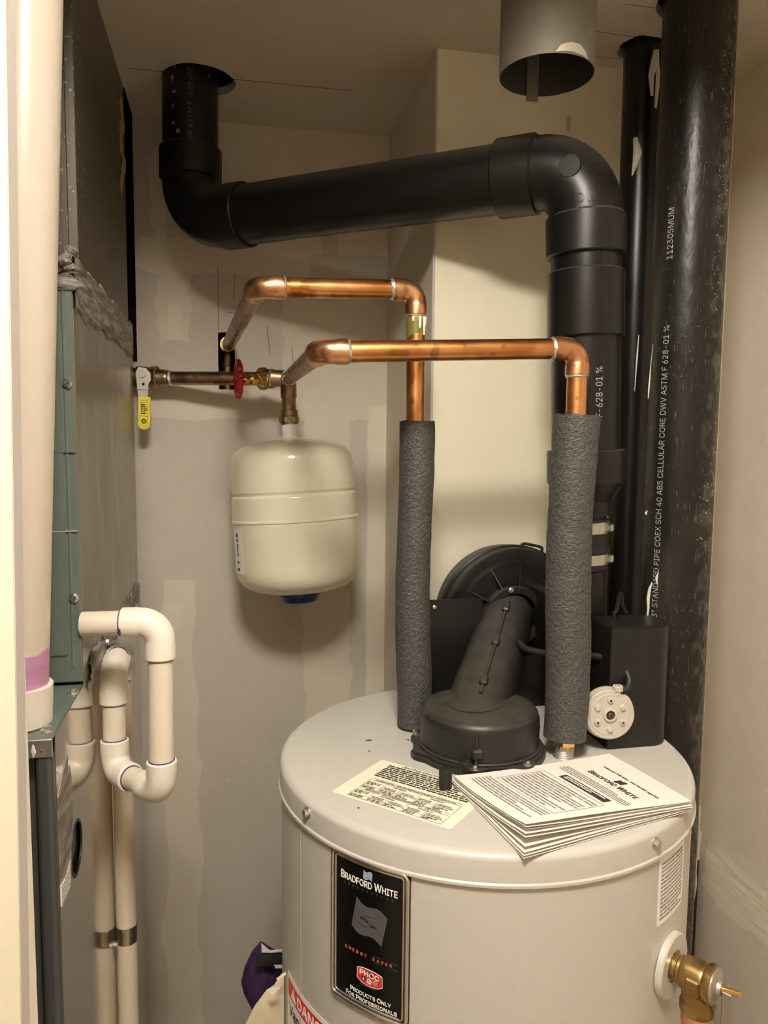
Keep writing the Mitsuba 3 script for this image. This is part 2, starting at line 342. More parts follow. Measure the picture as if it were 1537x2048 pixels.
def ragged(cx, cy, r, k, amp, seed):
    return Polygon([(cx+r*(1+amp*(math.sin(3*q+seed)+.6*math.sin(7*q+2*seed)))*math.cos(q), cy+r*(1+amp*(math.sin(3*q+seed)+.6*math.sin(7*q+2*seed)))*math.sin(q)) for q in np.linspace(0, 2*np.pi, k, endpoint=False)])
ceil = ceil.difference(unary_union([sbox(XL, YD1_, -.158, 1.7), sbox(-.2, Y2+.012, XC, 1.7), ragged(-.041, 1.287, .056, 60, .018, 1.), ragged(.575, 1.047, .033, 40, .06, 2.), Point(.583, .925).buffer(.05), Point(.3525, .85).buffer(.056)]))
struct('ceiling', plate(ceil, (0, 0, ZC), (1, 0, 0), (0, 1, 0), .0127), 'm_ceiling', 'dim unpainted closet ceiling with taped joints')
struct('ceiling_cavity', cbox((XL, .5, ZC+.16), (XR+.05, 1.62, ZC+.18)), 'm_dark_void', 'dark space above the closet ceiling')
struct('floor', cbox((-1.3, -1.6, FL-.02), (1.5, 1.62, FL)), 'm_floor_lino', 'brown floor')
# front wall with the door opening
OL, OR, OT = -.128, .72, .537
fw = cat(cbox((-1.3, .45, FL), (OL-.012, .56, .75)), cbox((OR, .45, FL), (1.5, .56, .75)), cbox((OL-.02, .45, OT), (OR+.01, .56, .75)))
struct('wall_front', fw, 'm_hall_paint', 'wall around the closet door opening')
def tilt(m): return bend(m, lambda x, y, z: (x+.0195*(z-.21), y, z))
ex = -.1068
struct('trim_1', tilt(cbox((ex-.07, .432, FL+.01), (ex-.0002, .4335, .56), .0003)), 'm_trim_paint', 'cream door casing along the left edge of the view')
labels['trim_1']['label'] = 'cream painted door casing at the left edge'
struct('casing_edge', tilt(cbox((ex-.07, .4335, FL+.01), (ex, .452, .56), .0006)), 'm_trim_edge', parent='trim_1')
struct('wall_hall_rear', cbox((-1.3, -1.62, FL), (1.5, -1.6, .72)), 'm_hall_paint', 'hall wall behind the photographer')
struct('wall_hall_left', cbox((-1.32, -1.6, FL), (-1.3, .45, .72)), 'm_hall_paint', 'hall wall')
struct('wall_hall_right', cbox((1.5, -1.6, FL), (1.52, .45, .72)), 'm_hall_paint', 'hall wall')
struct('ceiling_hall', cbox((-1.3, -1.6, .70), (1.5, .45, .72)), 'm_hall_paint', 'hall ceiling')
lamp = thing('ceiling_lamp', 'round white dome lamp on the hall ceiling outside the closet', 'lamp')
lx, ly = LAMP_XY
obj('base', lathe((lx, ly, .70), (lx, ly, 0), [(0, LAMP_R+.012), (.014, LAMP_R+.012), (.018, LAMP_R)]), 'm_trim_paint', lamp)
dome = [(.017, LAMP_R)]+[(.017+LAMP_H*math.sin(q), LAMP_R*math.cos(q)) for q in np.linspace(.1, 1.5, 10)]
obj('shade', lathe((lx, ly, .70), (lx, ly, 0), dome, 32), 'm_paint_white', lamp, True, emitter={'type': 'area', 'radiance': rgb(*LAMP_RADIANCE)})

# ---------------------------------------------------------------- water heater
TX, TY, TR, TZ = .2965, .8598, .2417, -.373
wh = thing('water_heater', 'tall light grey cylindrical water heater with a black nameplate', 'water heater')
obj('jacket', lathe((TX, TY, -.395), (TX, TY, -2), [(0, TR-.003), (0, TR-.0015), (1.165, TR-.0015), (1.165, 0)], 128, False), 'm_heater_paint', wh, 30)
obj('top_cap', lathe((TX, TY, -.404), (TX, TY, 0), [(0, TR-.0012), (0, TR+.0022), (.0025, TR+.0022), (.004, TR+.0008), (.024, TR+.0006), (.0275, TR-.001), (.030, TR-.0038), (.031, TR-.008), (.031, 0)], 128, False), 'm_heater_paint', wh, 30)
def tank_pt(a, z, off=0.): return A(TX+(TR+off)*math.sin(a), TY-(TR+off)*math.cos(a), z)
def wrap(a0, z0, off=-.0015): return lambda u, v, w: tank_pt(a0+u/TR, z0+v, off+w)
obj('seam', tube([tank_pt(math.radians(-70.5), z, -.0052) for z in (-.405, -1.5)], .0042, 14), 'm_heater_paint', wh)
for a, z in ((-65.4, -.3853), (25.2, -.3858), (100, -.386), (-150, -.386)):
    q = math.radians(a); d = tank_pt(q, z, .01)-tank_pt(q, z)
    s = obj('screw', cat(lathe(tank_pt(q, z, .0002), tank_pt(q, z, .01), [(0, .0062), (.0012, .006), (.0016, .004)], 20), hexnut(tank_pt(q, z, .001), tank_pt(q, z, .0055), .0042)), 'm_zinc', wh)
def rr(w, h, r, cx=0., cy=0.): return sbox(cx-w/2+r, cy-h/2+r, cx+w/2-r, cy+h/2-r).buffer(r, 8)
# nameplate
W0 = wrap(math.radians(-44.9), -.480)
plate_k = obj('nameplate', bend(finer(flat(rr(.093, .156, .007), .0012), .006), W0), 'm_plate_black', wh, 20, 'black nameplate in a chrome frame')
fr_out, fr_in = rr(.0915, .1545, .0065), rr(.0785, .1425, .002)
ringm = finer(flat(rr(.0925, .1555, .007).difference(rr(.0905, .1535, .006)), .0022), .006)
obj('frame', bend(ringm, W0), 'm_plate_black', plate_k, 20)
def rim(w, h, r, rad, z):
    c = np.array(rr(w, h, r).exterior.segmentize(.006).coords); return tube([W0(x, y, z) for x, y in c], rad, 12, False)
obj('frame', rim(.0875, .1505, .006, .0021, .0022), 'm_chrome', plate_k, 60, 'bright chrome frame')
obj('frame', rim(.0797, .1427, .003, .0012, .0016), 'm_chrome', plate_k, 60, 'bright chrome frame')
obj('frame', bend(finer(flat(rr(.0862, .1492, .005).difference(rr(.0800, .1430, .0035)), .0022), .006), W0), 'm_black_metal', plate_k, 20, 'dark inner slope of the frame')
def on_plate(m, u, v, name, mat, w=.0013, lab=None): obj(name, bend(m, lambda x, y, z: W0(u+x, v+y, w+z)), mat, plate_k, False, lab)
b1, b2 = text('B', .0068, bold=True), text('W', .0068, bold=True)
def caps_text(s, h1, h2, width):
    """Words in small capitals: each word's first letter taller."""
    x, out = 0., []
    for wd in s.split():
        for t, h in ((wd[0], h1), (wd[1:], h2)):
            m = text(t, h, bold=True); v = m.vertices.copy(); v[:, 0] += x; m.vertices = v; out.append(m); x = v[:, 0].max()+.06*h1
        x += .35*h1
    m = cat(*out); v = m.vertices.copy(); v[:, 0] *= width/v[:, 0].max(); m.vertices = v; return m
on_plate(caps_text('BRADFORD WHITE', .0078, .0064, .0662), -.0327, .0497, 'lettering', 'm_print_white')
on_plate(cat(*[bend(text(c, .0020), lambda x, y, z, k=k: (x+k*.0056, y, z)) for k, c in enumerate('CORPORATION')]), -.0285, .0448, 'lettering', 'm_flag_grey')
def flag(w, h, sk, wave, bands, gap):
    """A waving banner cut into bands: polygons of the xy plane, its left edge at x = 0."""
    xs = np.linspace(0, 1, 17); out = []
    f = lambda t: -wave*math.sin(2*math.pi*(t*.92+.03))-0.30*h*t*0
    for b in range(bands):
        y0, y1 = b*h/bands+gap/2, (b+1)*h/bands-gap/2
        e = lambda t, y: (w*t+sk*(y/h), y+f(t))
        out.append(Polygon([e(t, y0) for t in xs]+[e(t, y1) for t in xs[::-1]]))
    return out
def banner(pts, bands, gap, wave):
    """Banner from its corner points TL, TR, BR, BL."""
    TLp, TRp, BRp, BLp = [A(*p) for p in pts]; xs = np.linspace(0, 1, 17); out = []
    P = lambda s, t: (1-t)*((1-s)*TLp+s*TRp)+t*((1-s)*BLp+s*BRp)+A(0, -wave*math.sin(2*math.pi*s))
    for b in range(bands):
        t0, t1 = (b+gap)/bands, (b+1-gap)/bands
        out.append(Polygon([P(s, t0) for s in xs]+[P(s, t1) for s in xs[::-1]]))
    return boxes(out)
on_plate(banner([(-.0040, .0668), (.0063, .0656), (.0054, .0574), (-.0049, .0586)], 3, .07, .0012), 0, 0, 'flag_emblem', 'm_flag_blue', lab='small blue waving banner emblem')
on_plate(banner([(-.0122, .0368), (.0232, .0262), (.0168, -.0046), (-.0186, .005)], 3, .03, .0030), 0, 0, 'flag_emblem', 'm_flag_grey', lab='large grey waving banner emblem')
on_plate(bend(text('SINCE 1881', .0024, width=.019), lambda x, y, z: (x, y-.20*x+.0012*math.sin(x*330), z)), -.0078, .0158, 'lettering', 'm_plate_black', .0016)
es = [bend(text(c, .0030, bold=True), lambda x, y, z, k=k: (x+k*.00478, y, z)) for k, c in enumerate('ENERGY SAVER') if c != ' ']
on_plate(cat(*es), -.0265, -.0215, 'lettering', 'm_print_orange')
on_plate(boxes([sbox(0, 0, .0265, .0003), sbox(0, -.0062, .0265, -.0059)]), .0085, -.0170, 'rule_line', 'm_flag_grey')
bad = Polygon([(-.0135, .0052), (-.008, .0068), (0, .0072), (.008, .0068), (.0135, .0052), (.0138, -.004), (.009, -.0068), (0, -.0078), (-.009, -.0068), (-.0138, -.004)]).buffer(.0006)
bk = (.0036, -.0410)
on_plate(flat(bad.buffer(.0007).difference(bad), .0002), *bk, 'badge', 'm_print_white', .0014)
on_plate(flat(bad, .0002), *bk, 'badge', 'm_print_red', .0014, 'red PHCC badge')
on_plate(text('PHCC', .0048, bold=True, width=.0225), bk[0]-.0112, bk[1]+.0006, 'lettering', 'm_print_white', .0017)
on_plate(flat(Point(-.0066, -.0028).buffer(.0026), .0002), *bk, 'badge_dot', 'm_ink', .0017)
on_plate(flat(Point(0, -.0036).buffer(.0027).difference(Point(0, -.0036).buffer(.0019)).union(Polygon([(-.0012, -.0042), (0, -.0026), (.0012, -.0042)])), .0002), *bk, 'badge_dot', 'm_print_white', .0017)
on_plate(flat(Point(.0066, -.0028).buffer(.0026).difference(unary_union([sbox(.004, -.0021-.0013*i, .0092, -.0017-.0013*i) for i in range(3)])), .0002), *bk, 'badge_dot', 'm_flag_blue', .0017)
on_plate(flat(Polygon([(-.0066, -.0008), (-.0056, -.0032), (-.0066, -.0044), (-.0076, -.0032)]), .0002), *bk, 'badge_dot', 'm_print_white', .0021)
on_plate(boxes(words(.022, .0012, 1, seed=3)), -.0075, -.0517, 'lettering', 'm_flag_grey')
on_plate(caps_text('PRODUCTS ONLY', .0045, .0038, .0475), -.0197, -.0628, 'lettering', 'm_print_white')
on_plate(caps_text('FOR PROFESSIONALS', .0045, .0038, .0595), -.0254, -.0693, 'lettering', 'm_print_white')
# rating label on the right
W1 = wrap(math.radians(35.2), -.4365)
lw, lh = .0605, .0835
rl = obj('rating_label', bend(finer(flat(rr(lw, lh, .003), .0003), .006), W1), 'm_label_white', wh, 20, 'white label full of small print below the cap')
rows = words(lw-.018, .0085, 3, seed=5, lo=3, hi=6); rows = [trimesh_shift for trimesh_shift in rows]
def shifted(rs, dx, dy): return [sbox(q.bounds[0]+dx, q.bounds[1]+dy, q.bounds[2]+dx, q.bounds[3]+dy) for q in rs]
pr_ = shifted(rows, -lw/2+.012, lh/2-.0125)+shifted(words(lw-.009, lh-.022, 15, line=.55, seed=6, gap=.3), -lw/2+.0045, -lh/2+.004)
obj('print', bend(boxes(pr_), lambda x, y, z: W1(x, y, .0003+z)), 'm_ink_soft', rl, False)
# danger label bottom left
W2 = wrap(math.radians(-65), -.688)
dl = obj('danger_label', bend(finer(flat(rr(.128, .18, .004), .0003), .008), W2), 'm_label_white', wh, 20, 'white warning label with a red DANGER band')
obj('band', bend(finer(flat(rr(.120, .020, .002, 0, .074), .0002), .006), lambda x, y, z: W2(x, y, .0004+z)), 'm_print_red', dl, 20)
dang = bend(text('DANGER', .0125, bold=True, width=.075), lambda x, y, z: (x-.030, y+.068, z))
tri = Polygon([(-.050, .067), (-.034, .067), (-.042, .081)]).difference(Polygon([(-.0428, .071), (-.0412, .071), (-.0405, .078), (-.0435, .078)]))
obj('lettering', bend(cat(finer(dang, .01), flat(tri, .0002)), lambda x, y, z: W2(x, y, .0007+z)), 'm_print_white', dl, False)
obj('lettering', bend(cat(bend(text('Vapors from', .013, bold=True, width=.1), lambda x, y, z: (x-.056, y+.044, z)), bend(boxes(words(.108, .10, 7, seed=9)), lambda x, y, z: (x-.055, y-.075, z))), lambda x, y, z: W2(x, y, .0004+z)), 'm_ink', dl, False)
# sticker on the cap
SO, SX, SY = A(.1025, .7758, TZ+.0001), A(.7155, -.6987, 0), A(.6987, .7155, 0)
sw, sh = .1425, .098
st = obj('venting_sticker', to_plane(flat(rr(sw, sh, .004, sw/2, sh/2), .00025), SO, SX, SY), 'm_sticker_paper', wh, False, 'cream printed sticker on the grey cap')
ink, big = [], []
def strip(x, y, w, h): ink.append(sbox(x, y, x+w, y+h))
for x, y, w, h in ((.018, .0035, .112, .0003), (.018, .0225, .112, .0003), (.018, .0265, .112, .0003), (.018, .0470, .112, .0003), (.018, .0515, .112, .0003), (.018, .0105, .112, .0002), (.018, .0340, .112, .0002)): strip(x, y, w, h)
for y0, y1 in ((.0035, .0225), (.0265, .0470)):
    for x in (.018, .040, .060, .083, .105, .1297): strip(x, y0, .0003, y1-y0)
pr2 = ink+shifted(words(.117, .034, 8, line=.6, seed=11, gap=.3), .016, .057)
for y in (.0045, .0275):
    for x in (.0195, .0415, .0615, .0845, .1065): pr2 += shifted(words(.016, .0055, 2, seed=int(x*1e4), gap=.5), x, y)
    for x in (.0195,): pr2 += shifted(words(.016, .0075, 3, seed=7, gap=.5), x, y+.0085)
def lay(t, h, x, y, w): return bend(text(t, h, bold=True, width=w), lambda a, b, c: (a+x, b+y, c))
tx = [lay('VENTING SPECIFICATIONS', .0033, .03, .0925, .075), lay('HORIZONTAL VENTING/ECHAPPEMENT HORIZONTAL', .0026, .024, .0481, .100), lay('VERTICAL VENTING/ECHAPPEMENT VERTICAL', .0026, .026, .0234, .094)]
for y in (.0188, .0433): tx += [lay('MINIMUM', .0021, .050, y, .016), lay('MAXIMUM', .0021, .095, y, .017)]
for y in (.0110, .0346):
    for x in (.0425, .0855): tx += [lay('ELBOWS', .0020, x, y+.0033, .0145), lay('COUDES', .0020, x, y+.0006, .0145)]
    for x in (.0625, .1070): tx += [lay('LENGTH', .0020, x, y+.0033, .0155), lay('LONGUEUR', .0020, x, y+.0006, .0190)]
obj('print', to_plane(cat(boxes(pr2), *tx), SO+A(0, 0, .00026), SX, SY), 'm_ink', st, False)
# water nipple and flue collar on the cap
nip = (.3855, .8187)
obj('nipple', lathe((*nip, TZ-.001), (*nip, 0), [(0, .0135)]+[(.002+.0014*i, .0118+.0008*(i % 2)) for i in range(14)]+[(.022, .0115)], 32), 'm_zinc', wh, 25, 'threaded zinc nipple')
obj('nipple', lathe((.231, .940, TZ-.001), (.231, .940, 0), [(0, .0135), (.03, .012)], 24), 'm_zinc', wh)
# paint chips
Rn = random.Random(4)
for i, (x, y) in enumerate(((.166, .905), (.214, .898), (.208, .845), (.161, .873), (.125, .735))):
    obj('paint_chip', blob((x, y, TZ+.0003), np.eye(3), ((.0045, .0016, .0006) if i < 1 else (.0028, .0024, .0005) if i == 1 else (.0012, .0010, .0004)), 1, .5, i), 'm_zinc' if i == 1 else 'm_ink', wh)

# ---------------------------------------------------------------- draft blower on the heater
bl = thing('draft_blower', 'black plastic exhaust blower with a slanted intake elbow on top of the water heater', 'blower')
FX, FY = .2926, .8561
ears = [Point(0, 0).buffer(.0795, 48)]
for a, w in ((-112, .0195), (-66, .0195), (25, .016), (150, .016), (188, .018)): ears.append(Point(.0690*math.cos(math.radians(a)), .0690*math.sin(math.radians(a))).buffer(w, 12))
fl_poly = unary_union(ears).buffer(.012).buffer(-.012).simplify(.0002)
obj('flange', cat(to_plane(flat(fl_poly, .005), (FX, FY, TZ), (1, 0, 0), (0, 1, 0)), to_plane(flat(fl_poly.buffer(-.003), .0045), (FX, FY, TZ+.005), (1, 0, 0), (0, 1, 0)), ring((FX, FY, TZ+.0095), (FX, FY, TZ+.0125), .066, .0745)), 'm_black_plastic', bl, 25)
hood = [(0, .0715), (.034, .0712), (.041, .0695), (.046, .065), (.049, .056), (.051, .045), (.0515, .0)]
obj('intake_hood', lathe((FX, FY, TZ+.009), (FX, FY, 0), hood, 64), 'm_black_plastic', bl, 35)
ip = [A(.2885, .863, -.335), A(.2935, .871, -.315), A(.314, .900, -.290), A(.337, .932, -.270), A(.358, .962, -.253), A(.372, .985, -.2465), A(.385, 1.005, -.2465), A(.394, 1.032, -.250)]
ip = np.array(ip); tt = np.linspace(0, 1, 8)
from scipy.interpolate import CubicSpline
cs = CubicSpline(tt, A(*[0]*3)+np.array([(.2665, .8230, -.3615), (.2985, .876, -.3325), (.3135, .9015, -.319), (.329, .927, -.305), (.3445, .953, -.2905), (.360, .978, -.276), (.3755, 1.004, -.2625), (.393, 1.034, -.2485)]))
ts = np.linspace(0, 1, 30); ipath = cs(ts); irad = np.interp(ts, [0, .25, .85, 1], [.0425, .0405, .0365, .0355])
obj('intake_duct', tube(ipath, irad, 44), 'm_black_plastic', bl, 60, 'slanted round intake duct with a moulded seam')
hz = TZ+.009+.0515; dd = unit(ipath[14]-ipath[4]); fc0 = ipath[8]+dd*((hz-ipath[8][2])/dd[2]); fr0 = .0412
fh = unit(A(dd[0], dd[1], 0)); fn_ = A(-fh[1], fh[0], 0); V, F, nf = [], [], 10
phis = np.linspace(math.radians(118), math.radians(242), 40)
for q in phis:
    e = fh*(fr0/dd[2])*math.cos(q)+fn_*fr0*math.sin(q); nq = unit(fh*math.cos(q)*dd[2]+fn_*math.sin(q)); w = .013*math.sin((q-phis[0])/(phis[-1]-phis[0])*math.pi)**.5+.0005
    for t in np.linspace(0, 1, nf):
        zz = w*.9*(1-t)**2; V.append(fc0+dd*(zz/dd[2])+e-nq*.0004+nq*w*t*t*.8+A(0, 0, .0002))
for i in range(len(phis)-1):
    for j in range(nf-1): k0 = i*nf+j; F += [(k0, k0+1, k0+nf+1), (k0, k0+nf+1, k0+nf)]
obj('fillet', trimesh.Trimesh(np.array(V), np.array(F), process=False), 'm_black_plastic', bl, 60)
tang = np.gradient(ipath, axis=0); seam = []
for p, t, r in zip(ipath, tang, irad):
    t = unit(t); q = unit(A(-.30, -.80, .52)-t*(A(-.30, -.80, .52)@t)); seam.append(p+q*(r+.0008))
seam = np.array(seam)[3:27]
obj('seam_flange', tube(seam, .0024, 10), 'm_black_plastic', bl)
for i in (2, 12, 21):
    t = unit(seam[i+1]-seam[i]); q = unit(A(-.3, -.8, .52)-t*(A(-.3, -.8, .52)@t))
    obj('seam_clip', obox(seam[i]+q*.001, (t, np.cross(q, t), q), (.014, .010, .008), .002), 'm_black_plastic', bl)
hs = A(FX-.0255, FY-.0680, 0)
obj('seam_flange', tube([hs+A(0, 0, -.329), hs+A(-.0015, -.003, -.336), hs+A(-.0015, -.003, -.368)], .0022, 10), 'm_black_plastic', bl)
obj('seam_clip', cbox(hs+A(-.0065, -.007, -.354), hs+A(.0065, .002, -.343), .002), 'm_black_plastic', bl)
for dx, dz in ((.041, -.346), (.063, -.340)):
    yy = FY-math.sqrt(.0713**2-dx**2); ax = unit(A(dx, yy-FY, 0))
    obj('vent_slot', obox((FX+dx, yy, dz), (np.cross(A(0, 0, 1), ax), A(0, 0, 1), ax), (.0068 if dx < .05 else .0045, .0085, .0012), .0003), 'm_dark_void', bl)
for a in (-112, -66, 25, 150):
    q = A(FX+.0795*math.cos(math.radians(a)), FY+.0795*math.sin(math.radians(a)), TZ+.0085)
    obj('screw', cat(lathe(q, q+A(0, 0, 1), [(0, .0055), (.002, .0052), (.0035, .003)], 18), hexnut(q+A(0, 0, .002), q+A(0, 0, .006), .0036)), 'm_steel', bl)
# the fan housing, upright behind the intake
DX, DY, DZ = .4045, 1.030, -.262
obj('fan_housing', lathe((DX, DY, DZ), (DX, 2, DZ), [(0, 0), (0, .083), (-.001, .0835), (-.001, .0855), (.004, .090), (.004, .1010), (.006, .106), (.022, .106), (.024, .1085), (.030, .1085), (.032, .106), (.064, .104), (.068, .098), (.068, 0)], 96), 'm_black_metal', bl, 30)
obj('inlet_collar', ring((.394, DY-.020, DZ+.012), (.394, DY, DZ+.012), .034, .0400), 'm_black_plastic', bl)
obj('inlet_collar', ring((.394, DY-.022, DZ+.012), (.394, DY-.014, DZ+.012), .034, .0435), 'm_black_plastic', bl)
for k in range(10):
    a = math.radians(8+36*k); u = A(math.cos(a), 0, math.sin(a)); v = A(-math.sin(a), 0, math.cos(a)); c0 = A(.394, DY, DZ+.012)
    pl = Polygon([(.036, 0), (.036, .018), (.043, .012), (.072, .001), (.072, 0)])
    obj('rib', to_plane(flat(pl, .0022), c0-v*.0011+A(0, .001, 0), u, (0, -1, 0)), 'm_black_metal', bl, False)
q = A(.3865, DY-.024, DZ+.051)
obj('screw', cat(lathe(q, q+A(0, -1, 0), [(-.004, .004), (.001, .004), (.002, .0025)], 18), hexnut(q, q+A(0, -.0035, 0), .0026)), 'm_zinc', bl)
cl = A(.428, 1.038, -.1575); cx_, cy_ = unit(A(.95, 0, -.20)), unit(A(.20, 0, .95))
obj('cord_clip', tube([cl+cx_*a*.0165+cy_*b*.0055 for a, b in [(math.copysign(abs(math.cos(t))**.35, math.cos(t)), math.copysign(abs(math.sin(t))**.5, math.sin(t))) for t in np.linspace(0, 2*np.pi, 40)]], .0022, 10), 'm_black_plastic', bl)
obj('cord_clip', obox(cl+A(.004, .012, -.006), (cx_, A(0, 1, 0), cy_), (.036, .022, .006)), 'm_black_plastic', bl)
# brackets
obj('support_bracket', cat(cbox((.262, .985, TZ), (.3375, .9875, -.2165), .0008), cbox((.262, .985, TZ), (.2645, 1.06, -.2165), .0008), cbox((.335, .985, TZ), (.3375, 1.01, -.222), .0008)), 'm_black_metal', bl)
obj('support_bracket', cbox((.330, .985, TZ), (.53, .988, -.300), .0008), 'm_black_metal', bl)
q = A(.2695, .985, -.227)
obj('screw', lathe(q, q+A(0, -1, 0), [(0, .004), (.002, .0036), (.003, .002)], 16), 'm_steel', bl)
obj('outlet_box', cbox((.425, .945, -.36), (.495, 1.035, -.205), .006), 'm_black_metal', bl)
# motor cover
mo = rr(.086, .062, .004).union(sbox(-.043, -.031, 0, .031)).difference(sbox(0, 0, .0, .0))
mo = unary_union([rr(.088, .062, .028), sbox(-.044, -.031, .0, .031).buffer(-.002).buffer(.002)]).simplify(.0002)
mc = to_plane(flat(mo, .148), (.4895, .858, TZ+.0005), (1, 0, 0), (0, 1, 0)); 
mo_c = cat(mc, to_plane(flat(mo.buffer(-.0022), .0018), (.4895, .858, TZ+.1485), (1, 0, 0), (0, 1, 0)))
obj('motor_cover', mo_c, 'm_black_metal', bl, 30)
hp = [A(.472, .872, -.2235), A(.472, .872, -.2165), A(.476, .874, -.2130), A(.498, .905, -.1985), A(.502, .908, -.2010), A(.502, .908, -.212), A(.497, .884, -.2225)]
obj('lift_handle', tube(hp, .0027, 12), 'm_black_metal', bl)
tagm = flat(rr(.0105, .034, .002), .0003)
tg = obj('spec_tag', to_plane(tagm, (.4815, .9445, -.2495), (1, 0, 0), (0, 0, 1)), 'm_label_white', bl, False, 'small white tag')
obj('print', to_plane(cat(flat(rr(.008, .009, .0008, 0, .001), .0002), bend(text('+', .006, bold=True), lambda x, y, z: (x-.002, y+.008, z))), (.4815, .9441, -.2495), (1, 0, 0), (0, 0, 1)), 'm_ink', tg, False)
obj('print', to_plane(bend(text('G', .005, bold=True), lambda x, y, z: (-y+.003, x-.001, z)), (.4815, .9438, -.2495), (1, 0, 0), (0, 0, 1)), 'm_print_white', tg, False)
# pressure switch and hose
sx = A(.4425, .8235, -.3255); sn = unit(A(-.16, -.97, .06)); su = unit(np.cross(A(0, 0, 1), -sn)); sv = np.cross(-sn, su)*-1
ps = obj('pressure_switch', lathe(sx, sx+sn, [(-.004, .028), (-.004, .0315), (.001, .0315), (.001, .0300), (.007, .0300), (.0085, .0285), (.0085, .0)], 56), 'm_switch_grey', bl, 30, 'round grey pressure switch')
face = sx+sn*.0085
su = unit(np.cross(sn, A(0, 0, 1))); sv = np.cross(su, sn)
obj('rim', ring(face-sn*.001, face+sn*.0006, .0235, .0250, 56), 'm_switch_grey', ps)
obj('port', ring(face-sn*.001, face+sn*.0032, .0056, .0082, 32), 'm_switch_grey', ps)
obj('port', lathe(face, face+sn, [(0, .0056), (.0006, .0056), (.0006, 0)], 24), 'm_ink', ps)
obj('port', ring(face, face+sn*.0030, .0014, .0026, 20), 'm_brass_old', ps)
for k in range(6):
    a = math.radians(30+60*k); q = face+.0175*(su*math.cos(a)+sv*math.sin(a))
    kq = obj('stud', lathe(q, q+sn, [(0, .0040), (.0012, .0036), (.0030, .0030), (.0034, .0024), (.0034, 0)], 18), 'm_switch_grey', ps)
    if k % 2: obj('stud', lathe(q+sn*.0034, q+sn, [(0, .0015), (.0003, .0015), (.0003, 0)], 12), 'm_ink', ps)
obj('hose', tube(CubicSpline(np.linspace(0, 1, 7), np.array([(.372, .935, -.2655), (.39, .905, -.272), (.425, .875, -.268), (.450, .850, -.266), (.4655, .835, -.273), (.4685, .822, -.289), (.4525, .8185, -.2985)])-A(0, 0, 0))(np.linspace(0, 1, 40)), .0045, 14), 'm_rubber', bl, 60)
hb = A(.4515, .818, -.2945)
obj('hose_barb', cat(ring(hb+A(0, 0, .004), hb-A(0, 0, .003), .003, .0062, 20), ring(hb+A(0, 0, .0), hb-A(0, 0, .008), .002, .0045, 20)), 'm_switch_grey', bl)
for i, (x, y, z0, z1) in enumerate(((.2240, .7625, TZ, -.350), (.2535, .788, TZ, -.3545))):
    obj('rubber_cap', lathe((x, y, z0), (x, y, 0), [(0, .0068), (z1-z0-.004, .0072), (z1-z0-.001, .0058), (z1-z0, .003), (z1-z0, 0)], 24), 'm_rubber', bl)

# ---------------------------------------------------------------- vent pipe: from the blower up and across into the ceiling
vent = thing('vent_pipe', 'thick black plastic vent pipe bending across from the ceiling down to the blower', 'pipe')
vx = lambda z: .4480-.0375*z
VP = lambda z: A(vx(z), .918, z)
OD = .0432
Lc, Rc = A(-.0555, 1.285, .335), A(.4356, .918, .335)
hd = unit(Rc-Lc); dn = A(0, 0, -1)
LT = A(-.0525, 1.285, .62); ldn = unit(Lc-LT)
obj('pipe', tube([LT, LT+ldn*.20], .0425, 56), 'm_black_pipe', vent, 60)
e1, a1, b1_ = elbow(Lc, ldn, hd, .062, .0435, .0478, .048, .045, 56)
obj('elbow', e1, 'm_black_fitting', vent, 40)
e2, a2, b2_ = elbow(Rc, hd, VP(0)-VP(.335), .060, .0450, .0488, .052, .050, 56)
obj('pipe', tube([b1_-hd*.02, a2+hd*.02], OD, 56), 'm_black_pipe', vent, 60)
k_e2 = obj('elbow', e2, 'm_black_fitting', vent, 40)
ec = Rc+unit(-hd+A(0, 0, -1))*.0145
nn = unit(np.cross(hd, A(0, 0, 1)))
nn = nn if nn[1] < 0 else -nn
md = ec+nn*.0415
obj('medallion', lathe(md-nn*.006, md+nn, [(0, .0135), (.0085, .0135), (.0095, .0125), (.0095, 0)], 40), 'm_black_fitting', k_e2, 30)
obj('lettering', bend(finer(text('IOW', .0100, .0030, True), .004), lambda x, y, z: VP(.2822+y)+(.0428+z)*A(math.sin(-.82+x/.045), -math.cos(-.82+x/.045), 0)-hd*.0010*(y/.01)**2), 'm_black_fitting', k_e2, False)
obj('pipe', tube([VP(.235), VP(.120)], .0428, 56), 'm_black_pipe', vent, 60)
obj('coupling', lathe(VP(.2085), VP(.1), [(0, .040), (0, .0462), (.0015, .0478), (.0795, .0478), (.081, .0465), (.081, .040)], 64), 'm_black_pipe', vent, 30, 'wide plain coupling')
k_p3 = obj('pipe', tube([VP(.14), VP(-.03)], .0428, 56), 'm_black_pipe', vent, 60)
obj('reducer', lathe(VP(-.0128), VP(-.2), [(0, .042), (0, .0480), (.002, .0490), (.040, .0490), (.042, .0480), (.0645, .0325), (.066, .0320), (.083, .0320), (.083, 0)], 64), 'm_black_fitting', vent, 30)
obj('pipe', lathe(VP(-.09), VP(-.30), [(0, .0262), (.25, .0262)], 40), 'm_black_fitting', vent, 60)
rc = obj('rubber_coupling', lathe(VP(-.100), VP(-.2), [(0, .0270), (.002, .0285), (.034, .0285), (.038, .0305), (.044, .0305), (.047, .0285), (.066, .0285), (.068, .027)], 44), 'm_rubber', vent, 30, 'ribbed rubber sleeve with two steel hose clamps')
for z in (-.1115, -.1515):
    hc = obj('hose_clamp', ring(VP(z+.0078), VP(z-.0078), .0280, .0296), 'm_steel', rc)
    obj('clamp_screw', obox(VP(z)+A(.0255, -.017, 0), (A(.55, .83, 0), A(.83, -.55, 0), A(0, 0, 1)), (.016, .009, .010), .002), 'm_steel', rc)
